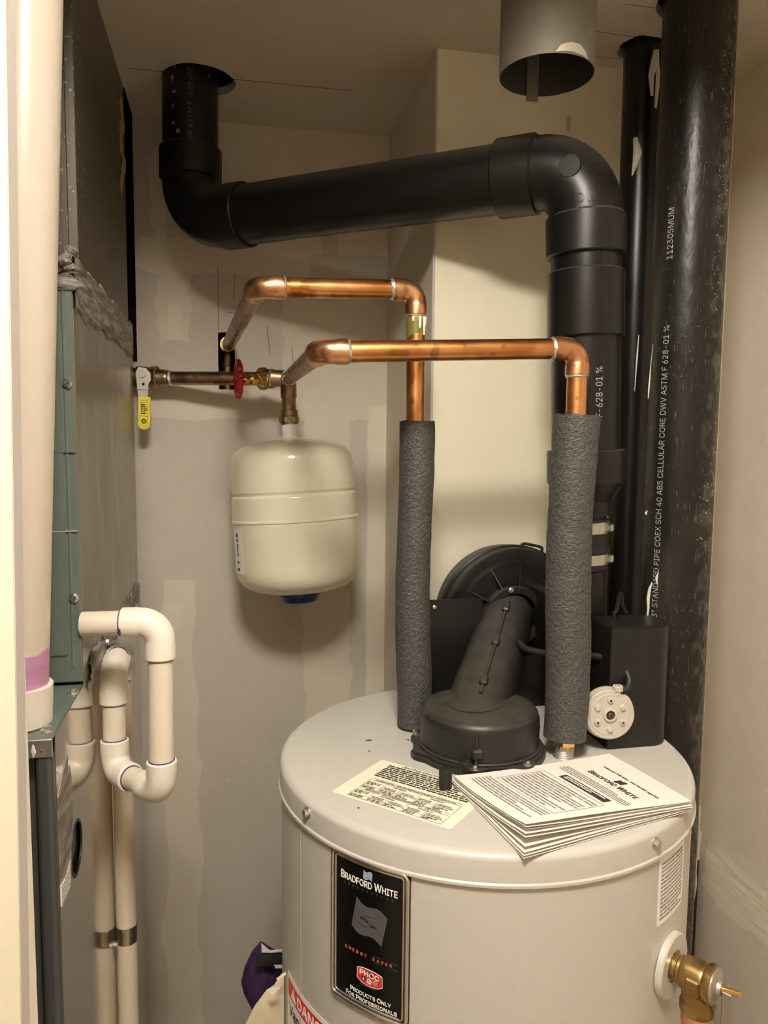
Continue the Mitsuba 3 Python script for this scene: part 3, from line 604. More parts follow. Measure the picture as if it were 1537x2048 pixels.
def side_text(s, h, P0, P1, ang, r, start, width=None, bold=False):
    """Lettering that runs along a pipe from P0 towards P1, set at an angle round it from the side facing the viewer."""
    P0, P1 = A(*P0), A(*P1); d = unit(P1-P0)
    f = unit(A(0, -1, 0)-d*(A(0, -1, 0)@d)); s_ = np.cross(f, d)*-1   # s_: to the right as seen from the front
    if s_[0] < 0: s_ = -s_
    m = text(s, h, .00025, bold, width)
    def g(x, y, z):
        q = ang-(y-h/2)/r; return P0+d*(start+x)+(r+.0001+z)*(f*math.cos(q)+s_*math.sin(q))
    return bend(finer(m, .02), g)
obj('lettering', side_text('F-628-01 %', .0085, VP(-.03), VP(.14), math.radians(-4), .0428, .058, .061), 'm_print_grey', vent, False)
obj('lettering', side_text('WV ASTM F-628-02 X', .0072, LT+ldn*.20, LT, math.radians(2), .0425, .022, .118), 'm_print_faint', vent, False)
for i, (z, q) in enumerate(((.55, -.5), (.535, -.62), (.515, -.55), (.495, -.6), (.47, -.58), (.458, -.4), (.545, .75))):
    c = LT+ldn*(.62-z); nrm = A(math.sin(q), -math.cos(q), 0)
    obj('paint_splash', blob(c+nrm*.0425, (A(nrm[1], -nrm[0], 0), A(0, 0, 1), nrm), (.0013+.0009*(i % 3), .0022+.0014*(i % 2), .0004), 2, 1.3, i+3), 'm_splash', vent)

# ---------------------------------------------------------------- other black and grey pipes
flue = thing('flue_stub', 'open dull galvanized metal flue stub hanging down from the ceiling', 'pipe')
FX2, FY2, FR, FB = .3525, .850, .0525, .405
obj('pipe', lathe((FX2, FY2, .69), (FX2, FY2, 0), [(0, FR), (.69-FB, FR), (.69-FB, FR-.0010)], 64, False), 'm_flue_metal', flue, 40)
obj('lining', lathe((FX2, FY2, .69), (FX2, FY2, 0), [(0, 0), (0, FR-.0010), (.69-FB, FR-.0010)], 64, False), 'm_soot', flue, 40, 'inside coloured dark for the shade up the tube')
obj('seam', cbox((FX2-.004, FY2+FR-.0035, FB-.007), (FX2+.011, FY2+FR-.0015, .6), .0006), 'm_flue_metal', flue)
obj('seam', cat(cbox((FX2+.0035, FY2-FR-.0006, FB+.09), (FX2+.0055, FY2-FR+.002, .63), .0004)), 'm_flue_metal', flue)
sp = Polygon([(-.021, 0), (-.016, .007), (-.006, .0105), (.006, .0105), (.014, .006), (.020, -.001), (.009, .0005), (-.004, .0015), (-.012, .001)])
obj('scuffed_edge', bend(finer(flat(sp, .0008), .004), lambda x, y, z: (FX2+(FR+z)*math.sin(.18+x/FR), FY2-(FR+z)*math.cos(.18+x/FR), FB+.0008+y)), 'm_scuff', flue, 30, 'shiny scraped patch at the rim')
stack = thing('drain_stack', 'big black drain pipe with white lettering standing beside the right wall', 'pipe')
S0, S1 = A(.5915, .928, FL+.02), A(.5865, .926, .68)
SR = .0446
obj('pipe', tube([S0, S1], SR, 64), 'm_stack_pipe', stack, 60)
sd_ = unit(S1-S0); zs = lambda z: (z-S0[2])/sd_[2]
obj('lettering', side_text('3" STANDARD PIPE COEX SCH 40 ABS CELLULAR CORE DWV ASTM F 628-01 %', .0078, S0, S1, -1.10, SR, zs(-.232), .378), 'm_print_grey', stack, False)
obj('lettering', side_text('112305MUM', .0078, S0, S1, -1.10, SR, zs(.228), .063), 'm_print_grey', stack, False)
def drip(pts, w, name='paint_drip', par=None, P0=S0, P1=S1, r=SR):
    d = unit(P1-P0); m = []
    for (a, z), ww in zip(pts, w): m.append((P0+d*(z-P0[2])/d[2]+(r-.0002)*A(math.sin(a), -math.cos(a), 0)))
    t = tube(m, w, 10); obj(name, t, 'm_paint_white', par)
drip([(-1.22, -.186), (-1.30, -.196), (-1.34, -.21), (-1.32, -.222), (-1.36, -.238), (-1.34, -.250), (-1.31, -.262)], [.0008, .0022, .0026, .0018, .0015, .0014, .0006], par=stack)
drip([(-1.03, -.172), (-1.08, -.180), (-1.05, -.188)], [.0005, .0018, .0006], par=stack)
drip([(-1.62, .125), (-1.70, .10), (-1.76, .07), (-1.80, .055)], [.0004, .0007, .0016, .0008], par=stack)
drip([(-1.68, -.095), (-1.60, -.097), (-1.56, -.092)], [.0010, .0018, .0008], par=stack)
sm = thing('vent_stack', 'narrow black pipe in the gap behind the big lettered drain pipe', 'pipe')
Q0, Q1 = A(.5905, 1.050, FL+.02), A(.5765, 1.046, .68)
obj('pipe', tube([Q0, Q1], .0262, 44), 'm_black_pipe', sm, 60)
for i, (pts, w) in enumerate((([(-.2, .15), (-.25, .12), (-.32, .07)], [.0005, .0012, .0004]), ([(.2, .535), (.15, .52), (-.05, .50), (.05, .475)], [.004, .006, .004, .002]), ([(-.75, .42), (-.6, .40), (-.70, .385), (-.85, .37)], [.003, .006, .004, .001]), ([(.35, .52), (.4, .50), (.3, .46)], [.002, .004, .002]))):
    drip(pts, w, 'paint_smear', sm, Q0, Q1, .0262)

# ---------------------------------------------------------------- copper lines
CR, CF = .0117, .0136
def solder(par, p, d, name='solder_joint', r=CF-.0009, L=.0035, mat='m_solder', wob=.0012):
    d = unit(d); p = A(*p); rr_ = random.Random(int(abs(p@A(7e3, 3e3, 1e3))))
    m = lathe(p-d*L/2, p+d, [(-.0005, CR), (0, r), (L*.4, r+.0009), (L, r-.0002), (L+.0012, CR-.0002)], 28, False)
    off = meshkit.noise(np.array(m.vertices)*260)[:, None]-.5
    m.vertices = m.vertices+off*d*wob*3; obj(name, m, mat, par)
def copper_elbow(par, C, a, b, mat='m_copper_fitting'):
    m, s, e = elbow(C, a, b, .0165, CF-.0004, CF+.0004, .014, n=32)
    k = obj('elbow', m, mat, par, 40); solder(k, s, a); solder(k, e, b); return s, e
hot = thing('hot_water_pipe', 'shiny copper pipe looping from the wall hole to the insulated pipe farther from the front', 'pipe')
h0, h1, h2, h3 = A(.2312, .9405, TZ+.02), A(.2291, .946, .1826), A(.0343, .93, .1738), A(-.0011, 1.47, .1640)
obj('pipe', tube([h0, h1+A(0, 0, -.02)], CR, 32), 'm_copper', hot, 60)
copper_elbow(hot, h1, h1-h0, h2-h1)
obj('pipe', tube([h1+unit(h2-h1)*.02, h2-unit(h2-h1)*.02], CR, 32), 'm_copper', hot, 60)
copper_elbow(hot, h2, h2-h1, h3-h2)
obj('pipe', tube([h2+unit(h3-h2)*.02, h3], CR, 32), 'm_copper_dull', hot, 60)
obj('elbow', tube([A(-.0005, 1.425, .1645), A(-.001, 1.452, .164), *arc_path(A(-.001, 1.473, .1638), A(0, 1, 0), A(0, 0, -1), .015, 8), A(-.001, 1.473, .13)], CF, 28), 'm_brass_old', hot, 60, 'dark tarnished elbow in the wall hole')
obj('pipe', tube([A(-.001, 1.473, .15), A(-.001, 1.473, -.15)], CR, 28), 'm_copper_dull', hot, 60)
zf = h1+A(0, 0, -.0335)
obj('flux_stain', lathe(zf, zf-A(0, 0, 1), [(0, CR), (.0, CR+.0005), (.020, CR+.0004), (.026, CR)], 28, False), 'm_flux', hot, 40, 'olive flux stain')
obj('paint_drip', cat(*[tube([zf+A(CR*math.sin(q)*1.03, -CR*math.cos(q)*1.03, 0), zf+A(CR*math.sin(q)*1.03, -CR*math.cos(q)*1.03, -l)], [.0022, .0012], 8) for q, l in ((-.5, .006), (.2, .014), (.75, .022), (1., .01))]), 'm_paint_white', hot)
cold = thing('cold_water_pipe', 'shiny copper pipe crossing in front, from the wall tee to the nearest insulated pipe', 'pipe')
c0, c1, c2, c3 = A(.3857, .8190, TZ+.045), A(.3945, .835, .1045), A(.0966, .835, .0912), A(.0995, 1.325, .0985)
obj('pipe', tube([c0, c1-unit(c1-c0)*.02], CR, 32), 'm_copper', cold, 60)
copper_elbow(cold, c1, c0*0+unit(c1-c0), c2-c1)
obj('pipe', tube([c1+unit(c2-c1)*.02, c2-unit(c2-c1)*.02], CR, 32), 'm_copper', cold, 60)
copper_elbow(cold, c2, c2-c1, c3-c2)
obj('pipe', tube([c2+unit(c3-c2)*.02, c3-A(0, .02, 0)], CR, 32), 'm_copper_dull', cold, 60)
tee = cat(tube([c3-A(0, .03, 0), c3+A(0, .018, 0)], CF, 28), tube([c3, c3-A(.030, 0, -.001)], CF, 28), tube([c3, c3+A(.001, 0, -.032)], CF, 28))
tk = obj('tee', tee, 'm_copper_dull', cold, 50)
solder(tk, c3-A(0, .03, 0), A(0, 1, 0)); solder(tk, c3-A(.0300, 0, 0), A(1, 0, 0))
obj('pipe', tube([c3+A(.001, 0, -.03), c3+A(.0014, 0, -.060)], CF-.0015, 28), 'm_copper_dull', cold, 60)
fc = c3+A(.0014, -.002, -.052)
obj('female_adapter', cat(lathe(fc, fc-A(0, 0, 1), [(0, .0125), (.001, .0148), (.010, .0148), (.011, .0155), (.024, .0155), (.026, .0145), (.026, .008)], 32), hexnut(fc-A(0, 0, .012), fc-A(0, 0, .022), .0172)), 'm_brass_old', cold, 30, 'brown brass adapter over the small tank')
v0, v1 = A(-.103, 1.392, .0995), A(.052, 1.340, .0985)
obj('pipe', tube([v0, v1], CR, 28), 'm_copper_dull', cold, 60)
solder(cold, v0+unit(v1-v0)*.006, v1-v0)

bv = thing('ball_valve', 'brass ball valve with a yellow lever hanging down beside the dark sheet metal', 'valve')
bd = unit(v1-v0); B0 = A(-.150, 1.405, .1010)
obj('body', cat(lathe(B0-bd*.02, v0+bd*.004, [(0, .0155), (.014, .0165), (.016, .0185), (.034, .0185), (.036, .0165), (.046, .0165), (.052, .0150), (.066, .0145), (.070, .0130)], 32), hexnut(B0+bd*.018, B0+bd*.034, .0188, 8)), 'm_brass_old', bv, 30)
L0 = A(-.143, 1.378, .104)
obj('stem', cat(tube([L0+A(0, .02, 0), L0+A(0, -.004, 0)], .0055, 20), hexnut(L0+A(0, -.003, 0), L0+A(0, -.008, 0), .0068)), 'm_steel', bv)
lp = Polygon([(-.010, -.030), (.008, -.034), (.0085, -.018), (.0135, -.010), (.0135, .001), (.006, .010), (-.006, .012), (-.010, .004)]).difference(Point(.0005, -.017).buffer(.0024))
obj('lever', cat(to_plane(flat(lp, .0022), L0+A(0, -.002, 0), (.995, .0, .05), (-.05, 0, .995)), obox(L0+A(.0005, -.0035, -.036), (A(1, 0, 0), A(0, 1, 0), A(0, 0, 1)), (.0175, .003, .02))), 'm_steel', bv, 20, 'bright steel lever plate')
gp = rr(.0195, .055, .009).union(sbox(-.00975, .005, .00975, .0275))
gk = obj('grip', cat(to_plane(flat(gp, .0075), L0+A(.002, .0005, -.066), (.998, 0, -.03), (.03, 0, .998)), to_plane(flat(gp.buffer(-.0016), .0088), L0+A(.002, .0002, -.066), (.998, 0, -.03), (.03, 0, .998))), 'm_grip_yellow', bv, 25, 'yellow vinyl grip')
gm = [q for q in shifted(words(.010, .018, 6, seed=21, gap=.4), -.005, -.002)]+[sbox(-.006, -.005, .006, -.0044), sbox(-.006, .018, .006, .0186)]
obj('print', to_plane(cat(boxes(gm), flat(Point(0, -.0135).buffer(.0042).difference(Point(0, -.0135).buffer(.0022)), .0002), flat(Point(0, -.0135).buffer(.0012), .0002), flat(rr(.013, .044, .005).difference(rr(.0122, .0432, .0046)), .0002)), L0+A(.002, -.0087, -.066), (.998, 0, -.03), (.03, 0, .998)), 'm_ink', gk, False)

gv = thing('gate_valve', 'small brass gate valve with a red hand wheel over the small tank', 'valve')
G = A(.066, 1.335, .098)
obj('body', cat(lathe(v1-bd*.002, c3, [(0, .0125), (0, .0165), (.004, .0185), (.013, .0185), (.016, .0165), (.026, .0165), (.029, .0140), (.036, .0135)], 32), hexnut(v1, v1+bd*.012, .0192, 8)), 'm_brass_old', gv, 30)
W_ = A(.0163, 1.300, .0937); sd2 = unit(G+A(-.004, -.012, -.003)-W_)
obj('bonnet', cat(lathe(W_, G, [(.0, .003), (.010, .003), (.010, .0055), (.022, .0055), (.022, .0072), (.030, .0072)], 20), hexnut(W_+sd2*.011, W_+sd2*.019, .0072), hexnut(W_+sd2*.024, W_+sd2*.034, .0095), lathe(W_+sd2*.034, G, [(0, .009), (.014, .013)], 20)), 'm_brass_bright', gv, 30, 'bright brass stem')
wax = unit(A(1, .10, 0)); wu = unit(np.cross(wax, A(0, 0, 1))); wv = np.cross(wu, wax)*-1
wv = A(0, 0, 1); wu = unit(np.cross(wax, wv))
rimp = [W_+wu*(.0265+.0014*math.cos(8*t))*math.cos(t)+wv*(.0265+.0014*math.cos(8*t))*math.sin(t) for t in np.linspace(0, 2*np.pi, 97)]
spk = [obox(W_+(wu*math.cos(t)+wv*math.sin(t))*.014, (wu*math.cos(t)+wv*math.sin(t), np.cross(wax, wu*math.cos(t)+wv*math.sin(t)), wax), (.026, .007, .005)) for t in (.3, 1.87, 3.44, 5.01)]
obj('hand_wheel', cat(tube(rimp, .0052, 12, False), *spk, lathe(W_-wax*.006, W_+wax*.01, [(0, .0075), (.012, .0075)], 20)), 'm_wheel_red', gv, 40, 'scalloped red hand wheel')

# ---------------------------------------------------------------- expansion tank
ext = thing('expansion_tank', 'small cream steel expansion tank hanging from the copper tee in front of the wall', 'tank')
X0, X1 = A(.1015, 1.321, .0225), A(.1185, 1.304, -.29)
xd = unit(X1-X0)
obj('nipple', lathe(X0, X1, [(0, .0136)]+[(.001+.0016*i, .0132+.0005*(i % 2)) for i in range(12)]+[(.021, .0150), (.030, .0155)], 32), 'm_print_white', ext, 30, 'nipple wrapped in white thread tape')
prof = [(.0235, .0), (.0235, .0165), (.0255, .030), (.029, .055), (.034, .075), (.041, .0905), (.049, .0990), (.057, .1025), (.067, .1040), (.113, .1045), (.1165, .1025), (.1185, .1022), (.121, .1045), (.124, .1055), (.158, .1055), (.1595, .1075), (.1625, .1078), (.164, .1060), (.240, .1055), (.252, .1040), (.262, .100), (.270, .0935), (.277, .084), (.283, .068), (.286, .045), (.287, 0)]
tb = obj('shell', lathe(X0, X1, prof, 96), 'm_tank_cream', ext, 28)
xe = X0+xd*.287
obj('valve_cap', lathe(xe-xd*.004, xe+xd, [(0, .034), (.010, .034), (.013, .032), (.020, .029), (.022, .026), (.022, 0)], 40), 'm_blue_plastic', ext, 30, 'round blue cap under the tank')
fx = unit(A(0, -1, 0)-xd*(A(0, -1, 0)@xd)); sx_ = unit(np.cross(xd, fx)); sx_ = sx_ if sx_[0] > 0 else -sx_
def on_tank(a0, s0, off=.0):
    return lambda u, v, w: X0+xd*(s0-v)+(.1062+off+w)*(fx*math.cos(a0+u/.106)+sx_*math.sin(a0+u/.106))
TLb = on_tank(math.radians(-72), .208)
tl = obj('label', bend(finer(flat(rr(.040, .074, .003), .0003), .006), TLb), 'm_label_white', ext, 20, 'white label on the left side of the tank')
obj('print', bend(boxes([sbox(-.004, .024, .004, .030), sbox(-.003, .016, .003, .021), sbox(-.002, .004, .003, .013), sbox(-.0015, -.008, .002, .003), sbox(-.003, -.020, .003, -.015), sbox(-.004, -.032, .004, -.027)]), lambda u, v, w: TLb(u+.004, v, .0003+w)), 'm_blue_plastic', tl, False)

# ---------------------------------------------------------------- foam pipe insulation
def foam(top, bot, rt, rb_, label, seed):
    k = thing('pipe_insulation', label, 'pipe insulation')
    top, bot = A(*top), A(*bot); d = bot-top; L = np.linalg.norm(d)
    t = np.linspace(0, 1, 60)
    side = A(1, 0, 0)
    path = [top+d*q+side*.0022*math.sin(2.2*math.pi*q+seed) for q in t]
    rad = np.interp(t, [0, 1], [rt, rb_])*(1+.02*np.sin(t*9+seed))
    full = list(path)+[path[-1], path[-1]-d/L*.03]; fr = list(rad)+[rad[-1]-.008, rad[-1]-.009]
    full = [path[0]+d/L*.03, path[0]]+full; fr = [rt-.0095, rt-.009]+fr
    m = tube(full, fr, 48, False)
    v = np.array(m.vertices); n0 = (meshkit.fbm(v*40, 3, seed)-.5)*.0022; ctr = top+((v-top)@d/(L*L))[:, None]*d
    v = v+(v-ctr)/np.linalg.norm(v-ctr, axis=1, keepdims=True)*n0[:, None]
    near = np.linalg.norm(v-top, axis=1) < .045
    v[near] += -(d/L)*((meshkit.noise(v[near]*70)-.5)*.006)[:, None]
    m.vertices = v; obj('sleeve', m, 'm_foam', k, 60); return k
i1 = foam((.2302, .9435, .0215), (.2305, .9385, TZ+.004), .0218, .0224, 'black foam pipe sleeve standing left of the blower, over the farther copper pipe', 1)
i2 = foam((.3925, .8330, .0270), (.3850, .8187, -.3495), .0265, .0255, 'black foam pipe sleeve standing in front of the blower, over the nearest copper pipe', 2)
un = (.3855, .8187, -.352)
obj('dielectric_union', cat(hexnut((*un[:2], -.350), (*un[:2], -.3585), .0145), hexnut((*un[:2], -.3575), (*un[:2], -.3615), .0128, 8)), 'm_brass_bright', cold, 30, 'bright brass hexagon nut under the foam sleeve')
Rn = random.Random(8)
for q, z in ((-.75, -.195), (-.72, -.212), (-.12, -.29), (.0, -.295), (-.1, -.302)):
    c = A(.3895, .826, z)+.0262*A(math.sin(q), -math.cos(q), 0)
    obj('paint_scuff', blob(c, (A(math.cos(q), math.sin(q), 0), A(0, 0, 1), A(math.sin(q), -math.cos(q), 0)), (.0016, .0052 if q < -.5 else .0026, .0005), 2, .9, int(z*-1000)), 'm_paint_white', i2)

# ---------------------------------------------------------------- furnace, coil cabinet and duct on the left
XF, YF, YB = -.159, .715, 1.385
fu = thing('furnace', 'grey sheet metal furnace cabinet with a shiny side at the lower left', 'furnace')
FT = -.273
kn = Polygon([(.807+.0265*math.cos(t), -.426+.0265*math.sin(t)) for t in np.linspace(0, 2*np.pi, 40)])
side = sbox(YF+.012, FL+.02, YB, FT).difference(kn)
# side panel lies in the plane x = XF, its outside facing +x
obj('side_panel', to_plane(flat(side, .0012), (XF-.0012, 0, 0), (0, 1, 0), (0, 0, 1)), 'm_furnace_metal', fu, False, 'mirror-like galvanized side panel')
obj('knockout_ring', to_plane(flat(kn.buffer(.0022).difference(kn.buffer(-.0008)), .0016), (XF-.0010, 0, 0), (0, 1, 0), (0, 0, 1)), 'm_black_metal', fu, False)
obj('inner_panel', cbox((XF-.05, YF+.03, FL+.03), (XF-.048, YB, FT-.01)), 'm_dark_void', fu)
obj('inner_pipe', tube([A(XF-.020, .83, -.60), A(XF-.020, .83, -.30)], .016, 28), 'm_steel', fu, 50)
obj('top_panel', cbox((-.62, YF, FT-.002), (XF, YB, FT), .0008), 'm_coil_green', fu)
obj('front_lip', cat(cbox((-.62, YF-.001, FT-.0165), (XF+.0004, YF+.0005, FT+.0003), .0006)), 'm_zinc', fu, 30, 'folded grey lip of the top panel')
obj('corner_post', to_plane(flat(rr(.0150, .022, .005), 1.30), (XF-.0082, YF+.012, FT-.017-1.30), (1, 0, 0), (0, 1, 0)), 'm_furnace_slate', fu, 30, 'slate grey front corner post')
obj('front_door', cbox((-.62, YF+.018, FL+.02), (XF-.018, YF+.022, FT-.022)), 'm_furnace_panel', fu)
obj('back_panel', cbox((-.62, YB-.002, FL+.02), (XF-.001, YB, FT-.002)), 'm_furnace_panel', fu)
q = A(-.1682, YF-.0012, FT-.0095)
obj('rivet', lathe(q, q+A(0, -1, 0), [(0, .0012), (.0008, .001)], 12), 'm_steel', fu)
obj('paint_dab', blob((-.1745, YF-.001, FT-.010), np.eye(3), (.0018, .001, .0055), 2, .6, 2), 'm_paint_white', fu)
for x, y in ((-.1650, .8460), (-.1680, .7390)):
    q = A(x, y, FT)
    obj('screw', cat(lathe(q, q+A(0, 0, 1), [(0, .0066), (.001, .0062), (.0014, .004)], 18), hexnut(q+A(0, 0, .001), q+A(0, 0, .0042), .0036)), 'm_zinc', fu)
def ply_x(pts, h=.0006): return to_plane(flat(Polygon(pts), h), (XF+.0001, 0, 0), (0, 1, 0), (0, 0, 1))
obj('torn_tape', ply_x([(.728, -.412), (.728, -.335), (.748, -.322), (.776, -.313), (.774, -.330), (.783, -.327), (.7905, -.345), (.7905, -.387), (.786, -.392), (.788, -.405), (.780, -.408), (.779, -.432), (.760, -.428), (.742, -.421)]), 'm_mastic', fu, False, 'torn strip of brown tape residue')
obj('paper_label', ply_x([(.729, -.4205), (.742, -.424), (.772, -.4185), (.768, -.4445), (.729, -.4415)], .0008), 'm_label_white', fu, False, 'torn white label beside the round hole')
obj('print', to_plane(boxes(shifted(words(.034, .018, 5, seed=41, line=.35), .731, -.4415)), (XF+.0009, 0, 0), (0, 1, 0), (0, 0, 1)), 'm_ink_soft', fu+'__paper_label', False)

ev = thing('coil_cabinet', 'grey green coil cabinet standing on the furnace behind the white pipe', 'cabinet')
YC, CT = .868, .155
obj('side_panel', cbox((XF-.0012, YC+.004, FT), (XF, YB, CT), .0004), 'm_coil_metal', ev, False, 'dull galvanized side with brush marks')
obj('back_panel', cbox((-.60, YB-.002, FT), (XF-.001, YB, CT)), 'm_furnace_panel', ev)
fp = obj('front_panel', cbox((-.60, YC, FT+.004), (XF-.0005, YC+.004, CT), .0012), 'm_coil_green', ev, 30, 'grey green painted front panel')
# raised field of the pressed panel
fld = sbox(-.58, FT+.035, XF-.0135, CT+.02).buffer(-.006).buffer(.006)
obj('raised_field', to_plane(flat(fld, .0022), (0, YC, 0), (1, 0, 0), (0, 0, 1)), 'm_coil_green', fp, 30)
obj('raised_field', tube([A(XF-.0095, YC+.0008, FT+.02), A(XF-.0095, YC+.0008, CT)], .0022, 10), 'm_coil_green', fp)
for z in (-.0185, -.1025):
    obj('crease', cbox((-.4, YC-.0026, z-.0005), (XF-.001, YC+.001, z+.0005), .0002), 'm_furnace_panel' if z > -.05 else 'm_scuff', fp)
for x, z in ((-.1662, .0534), (-.1658, -.1754)):
    q = A(x, YC-.0005, z)
    s = obj('screw', cat(lathe(q, q+A(0, -1, 0), [(0, .0050), (.0018, .0050), (.0030, .0036)], 20), hexnut(q+A(0, -.0022, 0), q+A(0, -.0045, 0), .0038)), 'm_steel', ev)
    obj('slot', obox(q+A(0, -.0046, 0), (A(.8, 0, .6), A(0, 1, 0), A(-.6, 0, .8)), (.0062, .0006, .0010), .0001), 'm_ink', s)

du = thing('supply_duct', 'dark sheet metal duct rising to the ceiling over the green cabinet', 'duct')
YD0, YD1 = .905, 1.335
obj('side_panel', cbox((XF-.0012, YD0+.006, CT+.02), (XF-.0002, YD1, ZC+.02), .0004), 'm_duct_metal', du, False)
obj('front_panel', cbox((-.60, YD0+.004, CT+.02), (XF-.001, YD0+.006, ZC+.02)), 'm_duct_metal', du)
obj('back_panel', cbox((-.60, YD1-.002, CT+.02), (XF-.0015, YD1, ZC+.02)), 'm_dark_void', du)
obj('drive_cleat', cat(cbox((XF-.009, YD0, CT+.03), (XF+.0012, YD0+.004, ZC+.02), .0008), cbox((XF-.0002, YD0, CT+.03), (XF+.0010, YD0+.012, ZC+.02), .0006)), 'm_duct_metal', du, 30, 'folded bright cleat down the front corner')
def mastic_strip(y0, y1, z0, z1, amp, seed, dz=0.):
    ny, nz = 70, 22; V, F = [], []
    for i in range(ny+1):
        for j in range(nz+1):
            y, z = y0+(y1-y0)*i/ny, z0+(z1-z0)*j/nz+dz*i/ny
            e = min(j, nz-j)/nz*2
            zz = z+(meshkit.noise(A(y*60, j*0.0+seed, 3.))-.5)*.012*(1 if j in (0, nz) else .4)
            V.append((XF+.0004+(.0012+amp*float(meshkit.fbm(A(y*10, z*260, seed), 3)))*(e > 0), y, zz))
    for i in range(ny):
        for j in range(nz):
            a = i*(nz+1)+j; F += [(a, a+nz+1, a+nz+2), (a, a+nz+2, a+1)]
    return trimesh.Trimesh(np.array(V), np.array(F), process=False)
obj('mastic_seal', mastic_strip(YC+.002, 1.37, CT-.024, CT+.032, .0022, 1.), 'm_mastic', du, 60, 'brushed grey mastic along the seam')
obj('mastic_seal', cat(*[blob((XF-.006+.004*math.sin(i*2.1), YC+.012+.004*math.cos(i*1.7), CT+.012+.0065*i), np.eye(3), (.010-.0008*i, .010, .006), 3, .35, i) for i in range(5)], blob((XF-.012, YC+.001, CT+.002), np.eye(3), (.022, .006, .008), 3, .3, 9)), 'm_mastic', du, 60, 'lump of grey mastic at the front corner')
obj('foam_blob', cat(*[blob((XF+.0008, 1.295+.018*math.sin(i*1.9), .505-.020*i), np.eye(3), (.0022, .012+.006*math.sin(i*2.), .014), 3, .5, i) for i in range(7)]), 'm_foam_glue', du, 60, 'yellowed glue smear near the ceiling')
obj('mastic_seal', mastic_strip(YC+.03, YB, FT-.012, FT+.020, .003, 4.), 'm_mastic', ev, 60, 'smeared mastic along the bottom seam')

# ---------------------------------------------------------------- white PVC pipes
ap = thing('air_intake_pipe', 'large white plastic pipe with purple primer standing close beside the door casing', 'pipe')
w0, w1 = A(-.204, .762, FT+.001), A(-.1635, .772, .60)
obj('pipe', tube([w0+A(0, 0, .012), w1], .0318, 56), 'm_pvc_primed', ap, 60)
wd = unit(w1-w0)
obj('coupling', lathe(w0, w1, [(0, .033), (.001, .0352), (.037, .0352), (.038, .0340), (.038, .031), (.03, .031)], 56), 'm_pvc_fitting', ap, 30, 'short white collar at the foot')
cd = thing('condensate_pipe', 'white plastic condensate drain with a looped trap on the cabinet side', 'pipe')
PR, PF = .0134, .0166
p0, p1, p2, p3, p4, p5 = A(XF, .872, -.2055), A(-.0760, .862, -.2035), A(-.0775, .860, -.3975), A(-.1395, .945, -.405), A(-.1395, .952, -.283), A(-.1448, 1.050, -.283)
p6 = A(-.1448, 1.050, FL+.02)
def pvc_elbow(C, a, b, hub=.022):
    m, s, e = elbow(C, a, b, .021, PF-.0004, PF+.0002, hub, n=36)
    k = obj('elbow', m, 'm_pvc_fitting', cd, 40)
    for q, d in ((s, a), (e, b)):
        d = unit(d); obj('primer_ring', lathe(q-d*.0012, q+d, [(0, PR-.001), (0, PR+.0010), (.0024, PR+.0010), (.0024, PR-.001)], 28, False), 'm_primer_purple', k)
    return s, e
pts = [p0, p1, p2, p3, p4, p5, p6]
for i in range(1, 6): pvc_elbow(pts[i], pts[i]-pts[i-1], pts[i+1]-pts[i], .020 if i not in (2, 3) else .017)
for i in range(6):
    d = unit(pts[i+1]-pts[i]); a = pts[i]+(d*.03 if i else d*0); b = pts[i+1]-(d*.03 if i < 5 else d*0)
    if np.linalg.norm(pts[i+1]-pts[i]) < .062: a, b = pts[i]+d*.02, pts[i+1]-d*.02
    obj('pipe', tube([a, b], PR, 36), 'm_pvc', cd, 60)
pm = p1-unit(p1-p0)*.042
obj('primer_drip', blob(pm+A(0, -.0135, -.004), np.eye(3), (.0022, .0035, .006), 2, .5, 3), 'm_primer_purple', cd)
def strap(name_label, c, z, ang0, ang1, R, wdt, tab):
    k = thing('pipe_strap', name_label, 'strap')
    q = np.linspace(ang0, ang1, 30); V = [c+A(R*math.cos(t), R*math.sin(t), 0) for t in q]
    V = [V[0]+tab[0]]+V+[V[-1]+tab[1]]
    V = np.array(V); nseg = len(V)
    vv = np.vstack([V+A(0, 0, z-wdt/2), V+A(0, 0, z+wdt/2)]); ff = []
    for i in range(nseg-1): ff += [(i, i+1, nseg+i+1), (i, nseg+i+1, nseg+i)]
    m = trimesh.Trimesh(vv, np.array(ff), process=False)
    obj('band', m, 'm_steel' , k, 60); return k
sc = A(-.1448, 1.050, 0)
s1_ = strap('shiny metal strap round the white drain pipe low on the furnace side', sc, -.682, math.radians(-172), math.radians(150), .0142, .024, (A(.0, -.018, 0), A(0, .012, 0)))
q = A(XF+.0004, 1.026, -.683)
obj('screw', cat(lathe(q, q+A(1, 0, 0), [(0, .0048), (.001, .0046)], 16), hexnut(q+A(.001, 0, 0), q+A(.005, 0, 0), .0036)), 'm_zinc', s1_)
